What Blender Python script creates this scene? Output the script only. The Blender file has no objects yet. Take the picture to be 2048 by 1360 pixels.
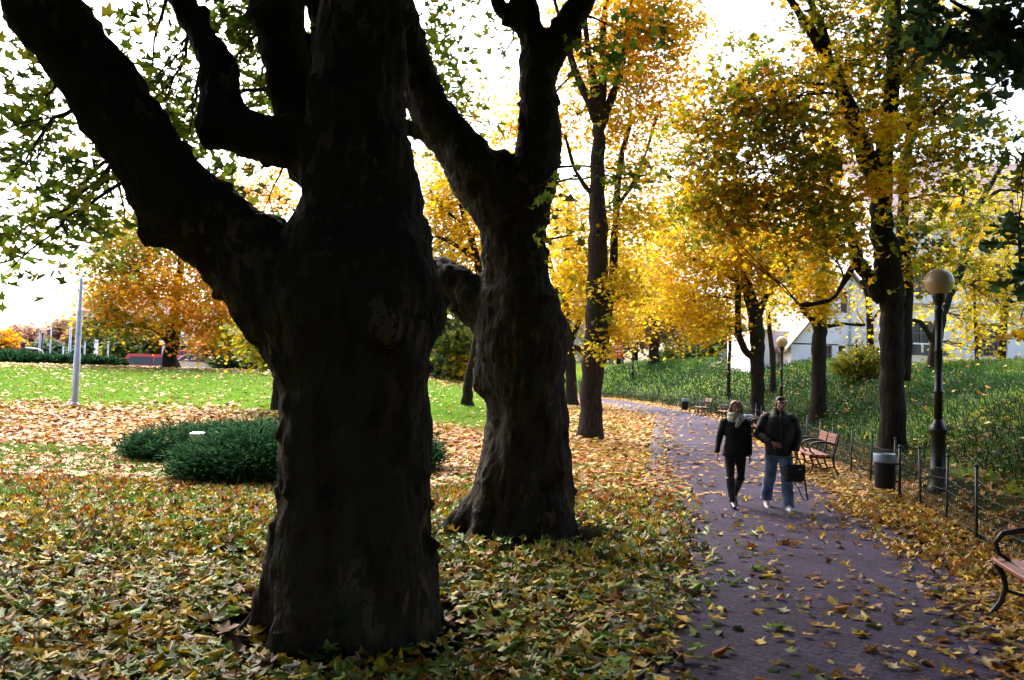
import bpy, math, random
import numpy as np
from mathutils import Vector, Matrix

random.seed(7)
RNG = np.random.default_rng(11)
R = math.radians
sc = bpy.context.scene
col = sc.collection

# ------------------------------------------------------------------ camera
FPX = 1700.0                      # focal length in photograph pixels (2048 wide)
PITCH, ROLL, EYE = 2.7, 1.7, 1.70
cam_d = bpy.data.cameras.new('camera')
cam = bpy.data.objects.new('camera', cam_d)
col.objects.link(cam)
cam_d.sensor_width = 36.0
cam_d.lens = FPX / 2048 * 36
cam_d.clip_start, cam_d.clip_end = 0.05, 3000
CM = Matrix.Translation((0, 0, EYE)) @ Matrix.Rotation(R(90 + PITCH), 4, 'X') @ Matrix.Rotation(R(ROLL), 4, 'Z')
cam.matrix_world = CM
sc.camera = cam
# ------------------------------------------------------------------ sky, sun, exposure
SUN_EL, SUN_AZ = 50.0, -24.0      # azimuth from the view direction, minus = to the left
w = bpy.data.worlds.new('World'); sc.world = w; w.use_nodes = True
nt = w.node_tree; nt.nodes.clear()
sky = nt.nodes.new('ShaderNodeTexSky'); sky.sky_type = 'NISHITA'; sky.sun_disc = False
sky.sun_elevation = R(SUN_EL); sky.sun_rotation = R(SUN_AZ)
sky.air_density, sky.dust_density, sky.ozone_density = 1.0, 6.0, 1.0
hs = nt.nodes.new('ShaderNodeHueSaturation'); hs.inputs['Saturation'].default_value = 1.0
bg = nt.nodes.new('ShaderNodeBackground'); bg.inputs['Strength'].default_value = 0.15
ow = nt.nodes.new('ShaderNodeOutputWorld')
nt.links.new(sky.outputs[0], hs.inputs['Color']); nt.links.new(hs.outputs[0], bg.inputs['Color'])
nt.links.new(bg.outputs[0], ow.inputs['Surface'])
sun_d = bpy.data.lights.new('sun', 'SUN'); sun_d.energy = 1.3; sun_d.angle = R(50); sun_d.color = (1, .97, .93)
sun = bpy.data.objects.new('sun', sun_d); col.objects.link(sun)
sv = Vector((math.sin(R(SUN_AZ)) * math.cos(R(SUN_EL)), math.cos(R(SUN_AZ)) * math.cos(R(SUN_EL)), math.sin(R(SUN_EL))))
sun.rotation_euler = (-sv).to_track_quat('-Z', 'Y').to_euler()
sc.view_settings.view_transform = 'Standard'; sc.view_settings.look = 'None'
sc.view_settings.exposure = 2.1; sc.view_settings.gamma = 1.0
sc.render.engine = 'CYCLES'
cy = sc.cycles
cy.max_bounces = 8; cy.diffuse_bounces = 4; cy.glossy_bounces = 2; cy.transmission_bounces = 4; cy.transparent_max_bounces = 4
cy.use_denoising = True
cy.use_adaptive_sampling = True; cy.adaptive_threshold = 0.02
cy.caustics_reflective = False; cy.caustics_refractive = False

# ------------------------------------------------------------------ helpers: placing
def at(px, py, d):
    """the point seen at photograph pixel (px, py), d metres in front of the camera"""
    return CM @ Vector(((px - 1024) / FPX * d, -(py - 680) / FPX * d, -d))

def ss(a, b, x):
    t = np.clip((np.asarray(x, float) - a) / (b - a), 0, 1)
    return t * t * (3 - 2 * t)

def vn(p, seed=0):
    """value noise in 3-D, 0..1"""
    p = np.asarray(p, float); i = np.floor(p).astype(np.int64); f = p - i
    f = f * f * (3 - 2 * f)
    out = 0
    for dx in (0, 1):
        for dy in (0, 1):
            for dz in (0, 1):
                h = ((i[:, 0] + dx) * 374761393 + (i[:, 1] + dy) * 668265263 + (i[:, 2] + dz) * 2147483647 + seed * 144269) & 0xffffffff
                h = ((h ^ (h >> 13)) * 1274126177) & 0xffffffff
                h = (h ^ (h >> 16)) & 0xffffffff
                v = h / 4294967295.0
                wgt = (f[:, 0] if dx else 1 - f[:, 0]) * (f[:, 1] if dy else 1 - f[:, 1]) * (f[:, 2] if dz else 1 - f[:, 2])
                out = out + v * wgt
    return out

def fbm(p, seed=0, oct=3):
    p = np.asarray(p, float); s = 0; a = .5; t = 0
    for k in range(oct):
        s = s + a * vn(p * 2 ** k, seed + k); t += a; a *= .5
    return s / t

PATH = np.array([(1.0, -25), (1.55, -6), (1.75, 2.5), (2.25, 5), (2.95, 8), (3.65, 11.3), (4.75, 18.5), (6.1, 26), (7.3, 33), (7.9, 42),
                 (7.6, 52), (6.4, 62), (4.0, 72), (-1.0, 82), (-10, 92), (-30, 104)], float)
FENCE = np.array([(2.6, -25), (3.6, -6), (4.35, 2.5), (4.7, 5), (5.6, 10), (6.35, 13), (6.9, 16.4), (8.0, 24), (9.3, 34), (10.1, 43), (9.9, 54),
                  (8.8, 65), (6.2, 76), (1.0, 87), (-8.5, 97), (-29, 109)], float)

def smooth_poly(P, n=12):
    out = []
    for i in range(len(P) - 1):
        p0 = P[max(i - 1, 0)]; p1 = P[i]; p2 = P[i + 1]; p3 = P[min(i + 2, len(P) - 1)]
        for k in range(n):
            t = k / n
            out.append(0.5 * ((2 * p1) + (-p0 + p2) * t + (2 * p0 - 5 * p1 + 4 * p2 - p3) * t * t + (-p0 + 3 * p1 - 3 * p2 + p3) * t ** 3))
    out.append(P[-1])
    return np.array(out)
PATHS, FENCES = smooth_poly(PATH), smooth_poly(FENCE)

def sdist(P, x, y):
    """signed distance to a polyline that runs away from the camera; plus = to its right"""
    x = np.atleast_1d(np.asarray(x, float)); y = np.atleast_1d(np.asarray(y, float))
    best = np.full(x.shape, 1e9); sg = np.ones(x.shape)
    for i in range(len(P) - 1):
        a, b = P[i], P[i + 1]; e = b - a; L = (e ** 2).sum()
        t = np.clip(((x - a[0]) * e[0] + (y - a[1]) * e[1]) / L, 0, 1)
        dx, dy = x - a[0] - t * e[0], y - a[1] - t * e[1]
        d = dx * dx + dy * dy
        m = d < best
        best = np.where(m, d, best); sg = np.where(m, np.sign(dx * e[1] - dy * e[0]), sg)
    return np.sqrt(best) * sg

def gz(x, y):
    x = np.atleast_1d(np.asarray(x, float)); y = np.atleast_1d(np.asarray(y, float))
    z = -.08 * np.exp(-((y - 11) / 5) ** 2) + .30 * ss(18, 40, y) + .2 * ss(40, 70, y)
    s = sdist(FENCES[::3], x, y)
    f = np.clip((s - .5) / 7.5, 0, 1)
    bank = (2.45 + .7 * ss(25, 70, y)) * (1 - (1 - f) ** 1.7) * ss(-2, 6, y + 4)
    z = z + bank + .12 * f * np.sin(x * .7 + y * .31)
    left = ss(3, 14, -(x - np.interp(y, PATH[:, 0 + 1], PATH[:, 0])))
    z = z + left * (1.48 * ss(14, 50, y) - .55 * ss(51.5, 58, y))
    z = z + .05 * (fbm(np.stack([x * .35, y * .35, x * 0], 1), 5, 2) - .5)
    return z

def gz1(x, y): return float(gz(x, y)[0])

def onground(px, d, py=760):
    p = at(px, py, d); return Vector((p.x, p.y, gz1(p.x, p.y)))

# ------------------------------------------------------------------ helpers: meshes
class MB:
    def __init__(s): s.V = []; s.F = []
    def add(s, V, F):
        o = len(s.V); s.V += [tuple(v) for v in V]; s.F += [tuple(i + o for i in f) for f in F]; return s
    def tube(s, pts, rad, n=8, cap=True, rnd=False, sq=None):
        P = [Vector(p) for p in pts]; rad = list(rad) if hasattr(rad, '__len__') else [rad] * len(P)
        if rnd:
            d0 = (P[0] - P[1]).normalized(); d1 = (P[-1] - P[-2]).normalized(); r0, r1 = rad[0], rad[-1]
            P = [P[0] + d0 * r0 * .9, P[0] + d0 * r0 * .6] + P + [P[-1] + d1 * r1 * .6, P[-1] + d1 * r1 * .9]
            rad = [r0 * .35, r0 * .8] + rad + [r1 * .8, r1 * .35]
        V = []; F = []; u = None
        for i, p in enumerate(P):
            t = (P[min(i + 1, len(P) - 1)] - P[max(i - 1, 0)]).normalized()
            if u is None:
                u = t.orthogonal().normalized() if abs(t.z) < .9 else (Vector((1, 0, 0)) - t * t.x).normalized()
            else:
                u = (u - t * u.dot(t)).normalized()
            v = t.cross(u)
            for k in range(n):
                a = 2 * math.pi * k / n
                V.append(p + (u * math.cos(a) * (sq[0] if sq else 1) + v * math.sin(a) * (sq[1] if sq else 1)) * rad[i])
        for i in range(len(P) - 1):
            for k in range(n):
                a, b = i * n + k, i * n + (k + 1) % n
                F.append((a, b, b + n, a + n))
        if cap:
            F.append(tuple(range(n))[::-1]); F.append(tuple((len(P) - 1) * n + k for k in range(n)))
        return s.add(V, F)
    def loft(s, rings, n=16):
        """rings: (centre, rx, ry) stacked along z"""
        V = []; F = []
        for c, rx, ry in rings:
            for k in range(n):
                a = 2 * math.pi * k / n
                V.append((c[0] + math.cos(a) * rx, c[1] + math.sin(a) * ry, c[2]))
        for i in range(len(rings) - 1):
            for k in range(n):
                a, b = i * n + k, i * n + (k + 1) % n
                F.append((a, b, b + n, a + n))
        F.append(tuple(range(n))[::-1]); F.append(tuple((len(rings) - 1) * n + k for k in range(n)))
        return s.add(V, F)
    def lathe(s, prof, o=(0, 0, 0), n=16):
        return s.loft([((o[0], o[1], o[2] + z), r, r) for r, z in prof], n)
    def sphere(s, c, r, nu=14, nv=9):
        r = r if hasattr(r, '__len__') else (r, r, r)
        V = [(c[0], c[1], c[2] - r[2])]; F = []
        for j in range(1, nv):
            t = -math.pi / 2 + math.pi * j / nv
            for k in range(nu):
                a = 2 * math.pi * k / nu
                V.append((c[0] + r[0] * math.cos(t) * math.cos(a), c[1] + r[1] * math.cos(t) * math.sin(a), c[2] + r[2] * math.sin(t)))
        V.append((c[0], c[1], c[2] + r[2])); top = len(V) - 1
        for k in range(nu):
            F.append((0, 1 + (k + 1) % nu, 1 + k)); F.append((top, top - nu + k, top - nu + (k + 1) % nu))
        for j in range(nv - 2):
            for k in range(nu):
                a, b = 1 + j * nu + k, 1 + j * nu + (k + 1) % nu
                F.append((a, b, b + nu, a + nu))
        return s.add(V, F)
    def box(s, c, size, m=None, bev=0.0):
        x, y, z = (d / 2 for d in size); b = min(bev, x * .9, y * .9, z * .9)
        m = m or Matrix()
        if b <= 0:
            V = [(i * x, j * y, k * z) for i in (-1, 1) for j in (-1, 1) for k in (-1, 1)]
            F = [(0, 1, 3, 2), (4, 6, 7, 5), (0, 4, 5, 1), (2, 3, 7, 6), (0, 2, 6, 4), (1, 5, 7, 3)]
        else:
            V = []; F = []
            def ring(zz, q):
                o = len(V)
                for sx, sy in ((1, 1), (-1, 1), (-1, -1), (1, -1)):
                    pts = [(sx * (x - q), sy * (y - q - b)), (sx * (x - q - b), sy * (y - q))]
                    if sx * sy < 0: pts = pts[::-1]
                    V.extend((p[0], p[1], zz) for p in pts)
                return o
            rs = [ring(-z, b), ring(-z + b, 0), ring(z - b, 0), ring(z, b)]
            for a, c2 in zip(rs, rs[1:]):
                for k in range(8): F.append((a + k, a + (k + 1) % 8, c2 + (k + 1) % 8, c2 + k))
            F.append(tuple(rs[0] + k for k in range(8))[::-1]); F.append(tuple(rs[3] + k for k in range(8)))
        M = Matrix.Translation(c) @ m
        return s.add([M @ Vector(v) for v in V], F)
    def mesh(s, name):
        me = bpy.data.meshes.new(name); me.from_pydata(s.V, [], s.F); me.update(); return me
    def build(s, name, mat, parent=None, smooth=True, loc=None):
        return link(name, s.mesh(name), mat, parent, smooth, loc)

def link(name, me, mat, parent=None, smooth=True, loc=None):
    if smooth: me.polygons.foreach_set('use_smooth', [True] * len(me.polygons))
    if mat is not None and not me.materials: me.materials.append(mat)
    o = bpy.data.objects.new(name, me); col.objects.link(o)
    if parent is not None: o.parent = parent
    if loc is not None: o.location = loc
    return o

def fuse(mb, voxel, it=4, fac=.5):
    """weld overlapping closed shapes into one continuous surface"""
    o = bpy.data.objects.new('fuse', mb.mesh('fuse')); col.objects.link(o)
    m = o.modifiers.new('r', 'REMESH'); m.mode = 'VOXEL'; m.voxel_size = voxel; m.adaptivity = 0
    s = o.modifiers.new('s', 'SMOOTH'); s.iterations = it; s.factor = fac
    dg = bpy.context.evaluated_depsgraph_get()
    me = bpy.data.meshes.new_from_object(o.evaluated_get(dg))
    old = o.data; bpy.data.objects.remove(o); bpy.data.meshes.remove(old)
    return me

def vco(me):
    a = np.empty(len(me.vertices) * 3); me.vertices.foreach_get('co', a); return a.reshape(-1, 3)
def vno(me):
    a = np.empty(len(me.vertices) * 3); me.vertices.foreach_get('normal', a); return a.reshape(-1, 3)
def setco(me, a): me.vertices.foreach_set('co', np.asarray(a, float).ravel()); me.update()

def poly_mesh(name, V, sizes, idx, vcol=None):
    me = bpy.data.meshes.new(name)
    me.vertices.add(len(V)); me.vertices.foreach_set('co', np.asarray(V, np.float32).ravel())
    me.loops.add(len(idx)); me.loops.foreach_set('vertex_index', np.asarray(idx, np.int32))
    me.polygons.add(len(sizes))
    st = np.concatenate([[0], np.cumsum(sizes)[:-1]]).astype(np.int32)
    me.polygons.foreach_set('loop_start', st)
    if vcol is not None:
        at_ = me.attributes.new('tint', 'FLOAT_COLOR', 'POINT')
        c4 = np.ones((len(V), 4), np.float32); c4[:, :3] = vcol
        at_.data.foreach_set('color', c4.ravel())
    me.update(calc_edges=True); me.validate()
    return me

# leaf outlines: right half, base (0,0) to tip (0,1)
H_FINE = [(0, 0), (.16, -.05), (.43, -.02), (.36, .12), (.27, .23), (.44, .38), (.60, .57), (.38, .58), (.19, .55), (.19, .78), (0, 1)]
H_MID = [(0, 0), (.42, -.02), (.25, .24), (.60, .56), (.19, .56), (0, 1)]
H_LOW = [(0, 0), (.45, .12), (.40, .55), (0, 1)]
def leaf_template(H, fold):
    r = np.array([(x, y - .35, abs(x) * fold - .35 * (y - .35) ** 2 * fold) for x, y in H])
    n = len(H)
    V = np.concatenate([r, r[1:-1] * [-1, 1, 1]])
    f1 = list(range(n)); f2 = [0] + [n - 1] + [n + k - 1 for k in range(n - 2, 0, -1)]
    return V, [f1, f2]
def flat_template():
    a = [(0, 0), (.5, .05), (.32, .35), (.6, .6), (.15, .62), (0, 1), (-.15, .62), (-.6, .6), (-.32, .35), (-.5, .05)]
    return np.array([(x, y - .4, .12 * abs(x)) for x, y in a]), [list(range(10))]
def quad_template():
    return np.array([(-.42, -.3, .1), (.42, -.3, .1), (.25, .5, 0), (-.25, .5, 0)], float), [[0, 1, 2, 3]]
T_CURL, T_CURM = leaf_template(H_FINE, -.75), leaf_template(H_MID, 1.0)
T_FINE, T_MID, T_LOW, T_FLAT, T_QUAD = leaf_template(H_FINE, .35), leaf_template(H_MID, .35), leaf_template(H_LOW, .3), flat_template(), quad_template()

def rot_from(n, spin):
    """rotation matrices whose local z is n, spun about it"""
    n = n / np.linalg.norm(n, axis=1, keepdims=True)
    ref = np.where(np.abs(n[:, 2:3]) > .95, [[1., 0, 0]], [[0, 0, 1.]])
    u = np.cross(ref, n); u /= np.linalg.norm(u, axis=1, keepdims=True); v = np.cross(n, u)
    c, s_ = np.cos(spin)[:, None], np.sin(spin)[:, None]
    return np.stack([u * c + v * s_, -u * s_ + v * c, n], 2)

def leaves_arrays(pos, rot, size, colr, tmpl):
    TV, TF = tmpl
    K = len(TV); N = len(pos)
    L = np.repeat(TV[None], N, 0)
    L[:, :, 0] *= RNG.uniform(.68, 1.12, (N, 1)); L[:, :, 0] += L[:, :, 1] * RNG.normal(size=(N, 1)) * .16
    L[:, :, :2] += RNG.normal(size=(N, K, 2)) * .045
    L[:, :, 2] += RNG.uniform(-.55, .8, (N, 1)) * (L[:, :, 0] * RNG.uniform(-.3, 1, (N, 1)) + L[:, :, 1]) ** 2
    V = np.einsum('nij,nkj->nki', rot, L) * size[:, None, None] + pos[:, None, :]
    idx = np.concatenate([np.concatenate(TF)[None, :] + (np.arange(N) * K)[:, None]]).ravel()
    sizes = np.tile([len(f) for f in TF], N)
    return V.reshape(-1, 3), sizes, idx, np.repeat(colr, K, axis=0)

def join_arrays(parts):
    V, S, I, C = [], [], [], []; o = 0
    for v, s_, i, c in parts:
        V.append(v); S.append(s_); I.append(i + o); C.append(c); o += len(v)
    return np.concatenate(V), np.concatenate(S), np.concatenate(I), np.concatenate(C)

def leaf_obj(name, parts, mat, parent=None):
    V, S, I, C = join_arrays(parts)
    me = poly_mesh(name, V, S, I, C)
    return link(name, me, mat, parent, smooth=False)

def blades(pos, dirv, length, width, colr, bend=.35):
    """grass blades or needle sprays: quad + tip triangle each"""
    n = len(pos); d = dirv / np.linalg.norm(dirv, axis=1, keepdims=True)
    a = RNG.uniform(0, 2 * np.pi, n); side = np.stack([np.cos(a), np.sin(a), np.zeros(n)], 1)
    side -= d * (side * d).sum(1, keepdims=True); side /= np.linalg.norm(side, axis=1, keepdims=True) + 1e-6
    L, W = length[:, None], width[:, None]
    out = np.stack([d[:, 0], d[:, 1], np.zeros(n)], 1)
    m = pos + d * L * .55; t = pos + d * L + out * L * bend - np.array([0, 0, 1.]) * L * bend * .5
    V = np.stack([pos - side * W, pos + side * W, m + side * W * .8, m - side * W * .8, t], 1).reshape(-1, 3)
    idx = ((np.arange(n) * 5)[:, None] + np.array([0, 1, 2, 3, 3, 2, 4])[None]).ravel()
    return V, np.tile([4, 3], n), idx, np.repeat(colr, 5, axis=0)

def tag(o, label=None, cat=None, group=None, kind=None):
    if label: o['label'] = label
    if cat: o['category'] = cat
    if group: o['group'] = group
    if kind: o['kind'] = kind
    return o
def empty(name, loc, rz=0.0):
    o = bpy.data.objects.new(name, None); col.objects.link(o); o.location = loc; o.rotation_euler = (0, 0, rz); o.empty_display_size = .2
    return o
def copy_tree(o, parent=None):
    c = o.copy(); col.objects.link(c); c.parent = parent
    for ch in list(o.children): copy_tree(ch, c)
    return c

# ------------------------------------------------------------------ materials
def new_mat(name):
    m = bpy.data.materials.new(name); m.use_nodes = True
    n = m.node_tree; b = n.nodes['Principled BSDF']
    return m, n, b
def N(n, t, **kw):
    x = n.nodes.new(t)
    for k, v in kw.items():
        if k in x.inputs: x.inputs[k].default_value = v
        else: setattr(x, k, v)
    return x
def ramp(n, fac, stops):
    r = n.nodes.new('ShaderNodeValToRGB'); e = r.color_ramp.elements
    while len(e) < len(stops): e.new(.5)
    for q, (p, c) in zip(e, stops): q.position = p; q.color = (*c, 1) if len(c) == 3 else c
    n.links.new(fac, r.inputs[0]); return r
def mix(n, fac, a, b, mode='MIX'):
    m = n.nodes.new('ShaderNodeMix'); m.data_type = 'RGBA'; m.blend_type = mode
    for s_, v in ((0, fac), (6, a), (7, b)):
        if hasattr(v, 'links'): n.links.new(v, m.inputs[s_])
        else: m.inputs[s_].default_value = (*v, 1) if isinstance(v, tuple) and len(v) == 3 else v
    return m.outputs[2]
def bump(n, b, h, strength=.3, dist=.02):
    x = N(n, 'ShaderNodeBump', Strength=strength, Distance=dist)
    n.links.new(h, x.inputs['Height']); n.links.new(x.outputs[0], b.inputs['Normal'])

def plain(name, c, rough=.6, metal=0., var=.25, scale=12., bmp=.0):
    m, n, b = new_mat(name)
    tc = N(n, 'ShaderNodeTexCoord'); no = N(n, 'ShaderNodeTexNoise', Scale=scale, Detail=5.0)
    n.links.new(tc.outputs['Object'], no.inputs['Vector'])
    d = tuple(x * (1 - var) for x in c); u = tuple(min(x * (1 + var), 1) for x in c)
    r = ramp(n, no.outputs['Fac'], [(.3, d), (.7, u)])
    n.links.new(r.outputs[0], b.inputs['Base Color'])
    b.inputs['Roughness'].default_value = rough; b.inputs['Metallic'].default_value = metal
    if bmp: bump(n, b, no.outputs['Fac'], bmp, .01)
    return m

def leaf_mat(name, transl=.45, rough=.5, spec=.25):
    m, n, b = new_mat(name)
    a = N(n, 'ShaderNodeAttribute', attribute_name='tint')
    g = N(n, 'ShaderNodeNewGeometry'); no = N(n, 'ShaderNodeTexNoise', Scale=26.0, Detail=3.0)
    n.links.new(g.outputs['Position'], no.inputs['Vector'])
    r = ramp(n, no.outputs['Fac'], [(.3, (.66, .60, .55)), (.62, (1.08, 1.05, 1.0))])
    c = mix(n, 1.0, a.outputs['Color'], r.outputs[0], 'MULTIPLY')
    n.links.new(c, b.inputs['Base Color']); b.inputs['Roughness'].default_value = rough
    b.inputs['Specular IOR Level'].default_value = spec
    t = N(n, 'ShaderNodeBsdfTranslucent'); n.links.new(c, t.inputs['Color'])
    ms = N(n, 'ShaderNodeMixShader', Fac=transl)
    n.links.new(b.outputs[0], ms.inputs[1]); n.links.new(t.outputs[0], ms.inputs[2])
    n.links.new(ms.outputs[0], n.nodes['Material Output'].inputs['Surface'])
    return m

def bark_plane():
    m, n, b = new_mat('plane_bark')
    tc = N(n, 'ShaderNodeTexCoord'); mp = N(n, 'ShaderNodeMapping'); mp.inputs['Scale'].default_value = (1, 1, .45)
    n.links.new(tc.outputs['Object'], mp.inputs['Vector'])
    wob = N(n, 'ShaderNodeTexNoise', Scale=5.0, Detail=6.0, Roughness=.6); n.links.new(mp.outputs[0], wob.inputs['Vector'])
    wv = mix(n, .35, mp.outputs[0], wob.outputs['Color'], 'ADD')
    v = N(n, 'ShaderNodeTexVoronoi', Scale=15.0); n.links.new(wv, v.inputs['Vector'])
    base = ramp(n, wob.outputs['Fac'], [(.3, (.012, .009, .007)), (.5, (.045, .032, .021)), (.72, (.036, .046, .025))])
    pat = ramp(n, v.outputs['Color'], [(.70, (0, 0, 0)), (.74, (1, 1, 1))])
    big = N(n, 'ShaderNodeTexNoise', Scale=1.6, Detail=2.0); n.links.new(tc.outputs['Object'], big.inputs['Vector'])
    bm = ramp(n, big.outputs['Fac'], [(.48, (0, 0, 0)), (.7, (1, 1, 1))])
    f = mix(n, 1.0, pat.outputs[0], bm.outputs[0], 'MULTIPLY')
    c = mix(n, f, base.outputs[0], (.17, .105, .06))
    n.links.new(c, b.inputs['Base Color']); b.inputs['Roughness'].default_value = .85; b.inputs['Specular IOR Level'].default_value = .2
    fine = N(n, 'ShaderNodeTexNoise', Scale=24.0, Detail=6.0, Roughness=.7); n.links.new(mp.outputs[0], fine.inputs['Vector'])
    hh = mix(n, .5, fine.outputs['Fac'], v.outputs['Distance'])
    bump(n, b, hh, 1.0, .06)
    return m
def bark_rough(name, dark, light):
    m, n, b = new_mat(name)
    tc = N(n, 'ShaderNodeTexCoord'); mp = N(n, 'ShaderNodeMapping'); mp.inputs['Scale'].default_value = (1, 1, .16)
    n.links.new(tc.outputs['Object'], mp.inputs['Vector'])
    v = N(n, 'ShaderNodeTexNoise', Scale=22.0, Detail=6.0, Roughness=.65, Distortion=.6); n.links.new(mp.outputs[0], v.inputs['Vector'])
    r = ramp(n, v.outputs['Fac'], [(.36, dark), (.62, light)])
    ms = N(n, 'ShaderNodeTexNoise', Scale=1.3, Detail=3.0); n.links.new(tc.outputs['Object'], ms.inputs['Vector'])
    f = ramp(n, ms.outputs['Fac'], [(.5, (0, 0, 0)), (.75, (.6, .6, .6))])
    c = mix(n, f.outputs[0], r.outputs[0], (.035, .045, .018))
    n.links.new(c, b.inputs['Base Color']); b.inputs['Roughness'].default_value = .9; b.inputs['Specular IOR Level'].default_value = .15
    bump(n, b, v.outputs['Fac'], 1.0, .05)
    return m

M = {}
M['plane_bark'] = bark_plane()
M['bark'] = bark_rough('maple_bark', (.008, .006, .005), (.032, .025, .019))
M['bark_brown'] = bark_rough('lime_bark', (.014, .011, .010), (.055, .042, .036))
M['twig'] = plain('twig_bark', (.028, .021, .015), .85)
M['leaf'] = leaf_mat('leaf', .62)
M['litter'] = leaf_mat('fallen_leaf', .18, .5, .22)
M['grass'] = leaf_mat('grass_blade', .35, .5, .3)
M['needle'] = leaf_mat('juniper_needle', .2, .9, .05)
M['iron'] = plain('black_iron', (.012, .012, .014), .38, .2, .3, 20)
M['green_iron'] = plain('dark_green_iron', (.014, .024, .02), .5, .1, .3, 20)
M['globe'] = plain('milky_globe', (.50, .36, .21), .16, 0, .06, 3)
M['galv'] = plain('galvanised_steel', (.42, .46, .55), .45, .5, .15, 6)
M['bin_dark'] = plain('bin_dark', (.006, .006, .008), .85)
M['bin_rim'] = plain('bin_rim', (.22, .30, .36), .5, .1)
M['white'] = plain('white_paint', (.75, .75, .76), .5, 0, .08)
M['grey'] = plain('grey_paint', (.35, .38, .45), .5, 0, .12)
M['red'] = plain('red_paint', (.62, .05, .05), .35, 0, .12)
M['glass'] = plain('dark_glass', (.03, .04, .055), .08, 0, .2, 2)
M['tyre'] = plain('tyre_rubber', (.015, .015, .016), .8)
M['roadc'] = plain('road_asphalt', (.07, .07, .075), .9, 0, .25, 3)

def wood_slat():
    m, n, b = new_mat('red_brown_wood')
    tc = N(n, 'ShaderNodeTexCoord'); mp = N(n, 'ShaderNodeMapping'); mp.inputs['Scale'].default_value = (1.2, 14, 14)
    n.links.new(tc.outputs['Object'], mp.inputs['Vector'])
    no = N(n, 'ShaderNodeTexNoise', Scale=4.0, Detail=6.0, Distortion=.8); n.links.new(mp.outputs[0], no.inputs['Vector'])
    r = ramp(n, no.outputs['Fac'], [(.3, (.13, .035, .025)), (.6, (.27, .08, .055)), (.8, (.35, .13, .09))])
    n.links.new(r.outputs[0], b.inputs['Base Color']); b.inputs['Roughness'].default_value = .38
    bump(n, b, no.outputs['Fac'], .25, .004); return m
M['slat'] = wood_slat()

def ground_mat():
    m, n, b = new_mat('park_ground')
    a = N(n, 'ShaderNodeAttribute', attribute_name='tint')
    sep = N(n, 'ShaderNodeSeparateColor'); n.links.new(a.outputs['Color'], sep.inputs[0])
    g = N(n, 'ShaderNodeNewGeometry')
    n1 = N(n, 'ShaderNodeTexNoise', Scale=9.0, Detail=8.0, Roughness=.7); n.links.new(g.outputs['Position'], n1.inputs['Vector'])
    n2 = N(n, 'ShaderNodeTexNoise', Scale=.8, Detail=5.0); n.links.new(g.outputs['Position'], n2.inputs['Vector'])
    grass = ramp(n, n1.outputs['Fac'], [(.3, (.045, .10, .010)), (.55, (.09, .20, .02)), (.75, (.15, .26, .035))])
    g2 = mix(n, ramp(n, n2.outputs['Fac'], [(.4, (0, 0, 0)), (.7, (.5, .5, .5))]).outputs[0], grass.outputs[0], (.20, .21, .05))
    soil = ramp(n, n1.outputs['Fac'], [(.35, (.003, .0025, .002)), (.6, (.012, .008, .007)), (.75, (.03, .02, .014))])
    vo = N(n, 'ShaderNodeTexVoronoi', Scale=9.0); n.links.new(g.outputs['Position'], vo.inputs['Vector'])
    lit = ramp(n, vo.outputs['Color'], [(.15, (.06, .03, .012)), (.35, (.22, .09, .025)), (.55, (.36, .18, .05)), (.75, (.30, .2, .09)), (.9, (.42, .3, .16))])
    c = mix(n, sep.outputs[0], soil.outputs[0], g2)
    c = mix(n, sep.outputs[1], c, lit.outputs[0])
    n.links.new(c, b.inputs['Base Color']); b.inputs['Roughness'].default_value = 1.0; b.inputs['Specular IOR Level'].default_value = 0.0
    bump(n, b, n1.outputs['Fac'], 1.0, .06); return m
M['ground'] = ground_mat()

def path_mat():
    m, n, b = new_mat('path_paving')
    tc = N(n, 'ShaderNodeTexCoord')
    br = N(n, 'ShaderNodeTexBrick', Scale=1.0, offset=.5)
    br.inputs['Color1'].default_value = (.036, .027, .060, 1); br.inputs['Color2'].default_value = (.052, .039, .082, 1)
    br.inputs['Mortar'].default_value = (.022, .017, .034, 1); br.inputs['Mortar Size'].default_value = .007
    br.inputs['Brick Width'].default_value = .2; br.inputs['Row Height'].default_value = .1
    rot = N(n, 'ShaderNodeMapping'); rot.inputs['Rotation'].default_value = (0, 0, R(40))
    n.links.new(tc.outputs['Object'], rot.inputs['Vector']); n.links.new(rot.outputs[0], br.inputs['Vector'])
    no = N(n, 'ShaderNodeTexNoise', Scale=1.3, Detail=7.0, Roughness=.65); n.links.new(tc.outputs['Object'], no.inputs['Vector'])
    r = ramp(n, no.outputs['Fac'], [(.32, (.45, .44, .45)), (.48, (.95, .95, .95)), (.7, (1.3, 1.27, 1.3))])
    c = mix(n, 1.0, br.outputs['Color'], r.outputs[0], 'MULTIPLY')
    gr = N(n, 'ShaderNodeTexNoise', Scale=38.0, Detail=3.0); n.links.new(tc.outputs['Object'], gr.inputs['Vector'])
    c = mix(n, 1.0, c, ramp(n, gr.outputs['Fac'], [(.36, (.5, .5, .5)), (.64, (1.5, 1.5, 1.5))]).outputs[0], 'MULTIPLY')
    n.links.new(c, b.inputs['Base Color']); b.inputs['Roughness'].default_value = .7; b.inputs['Specular IOR Level'].default_value = .12
    fi = N(n, 'ShaderNodeTexNoise', Scale=60.0, Detail=4.0); n.links.new(tc.outputs['Object'], fi.inputs['Vector'])
    h = mix(n, .5, br.outputs['Fac'], fi.outputs['Fac'])
    x = N(n, 'ShaderNodeBump', Strength=.5, Distance=.008); x.invert = True
    n.links.new(h, x.inputs['Height']); n.links.new(x.outputs[0], b.inputs['Normal']); return m
M['path'] = path_mat()

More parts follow.
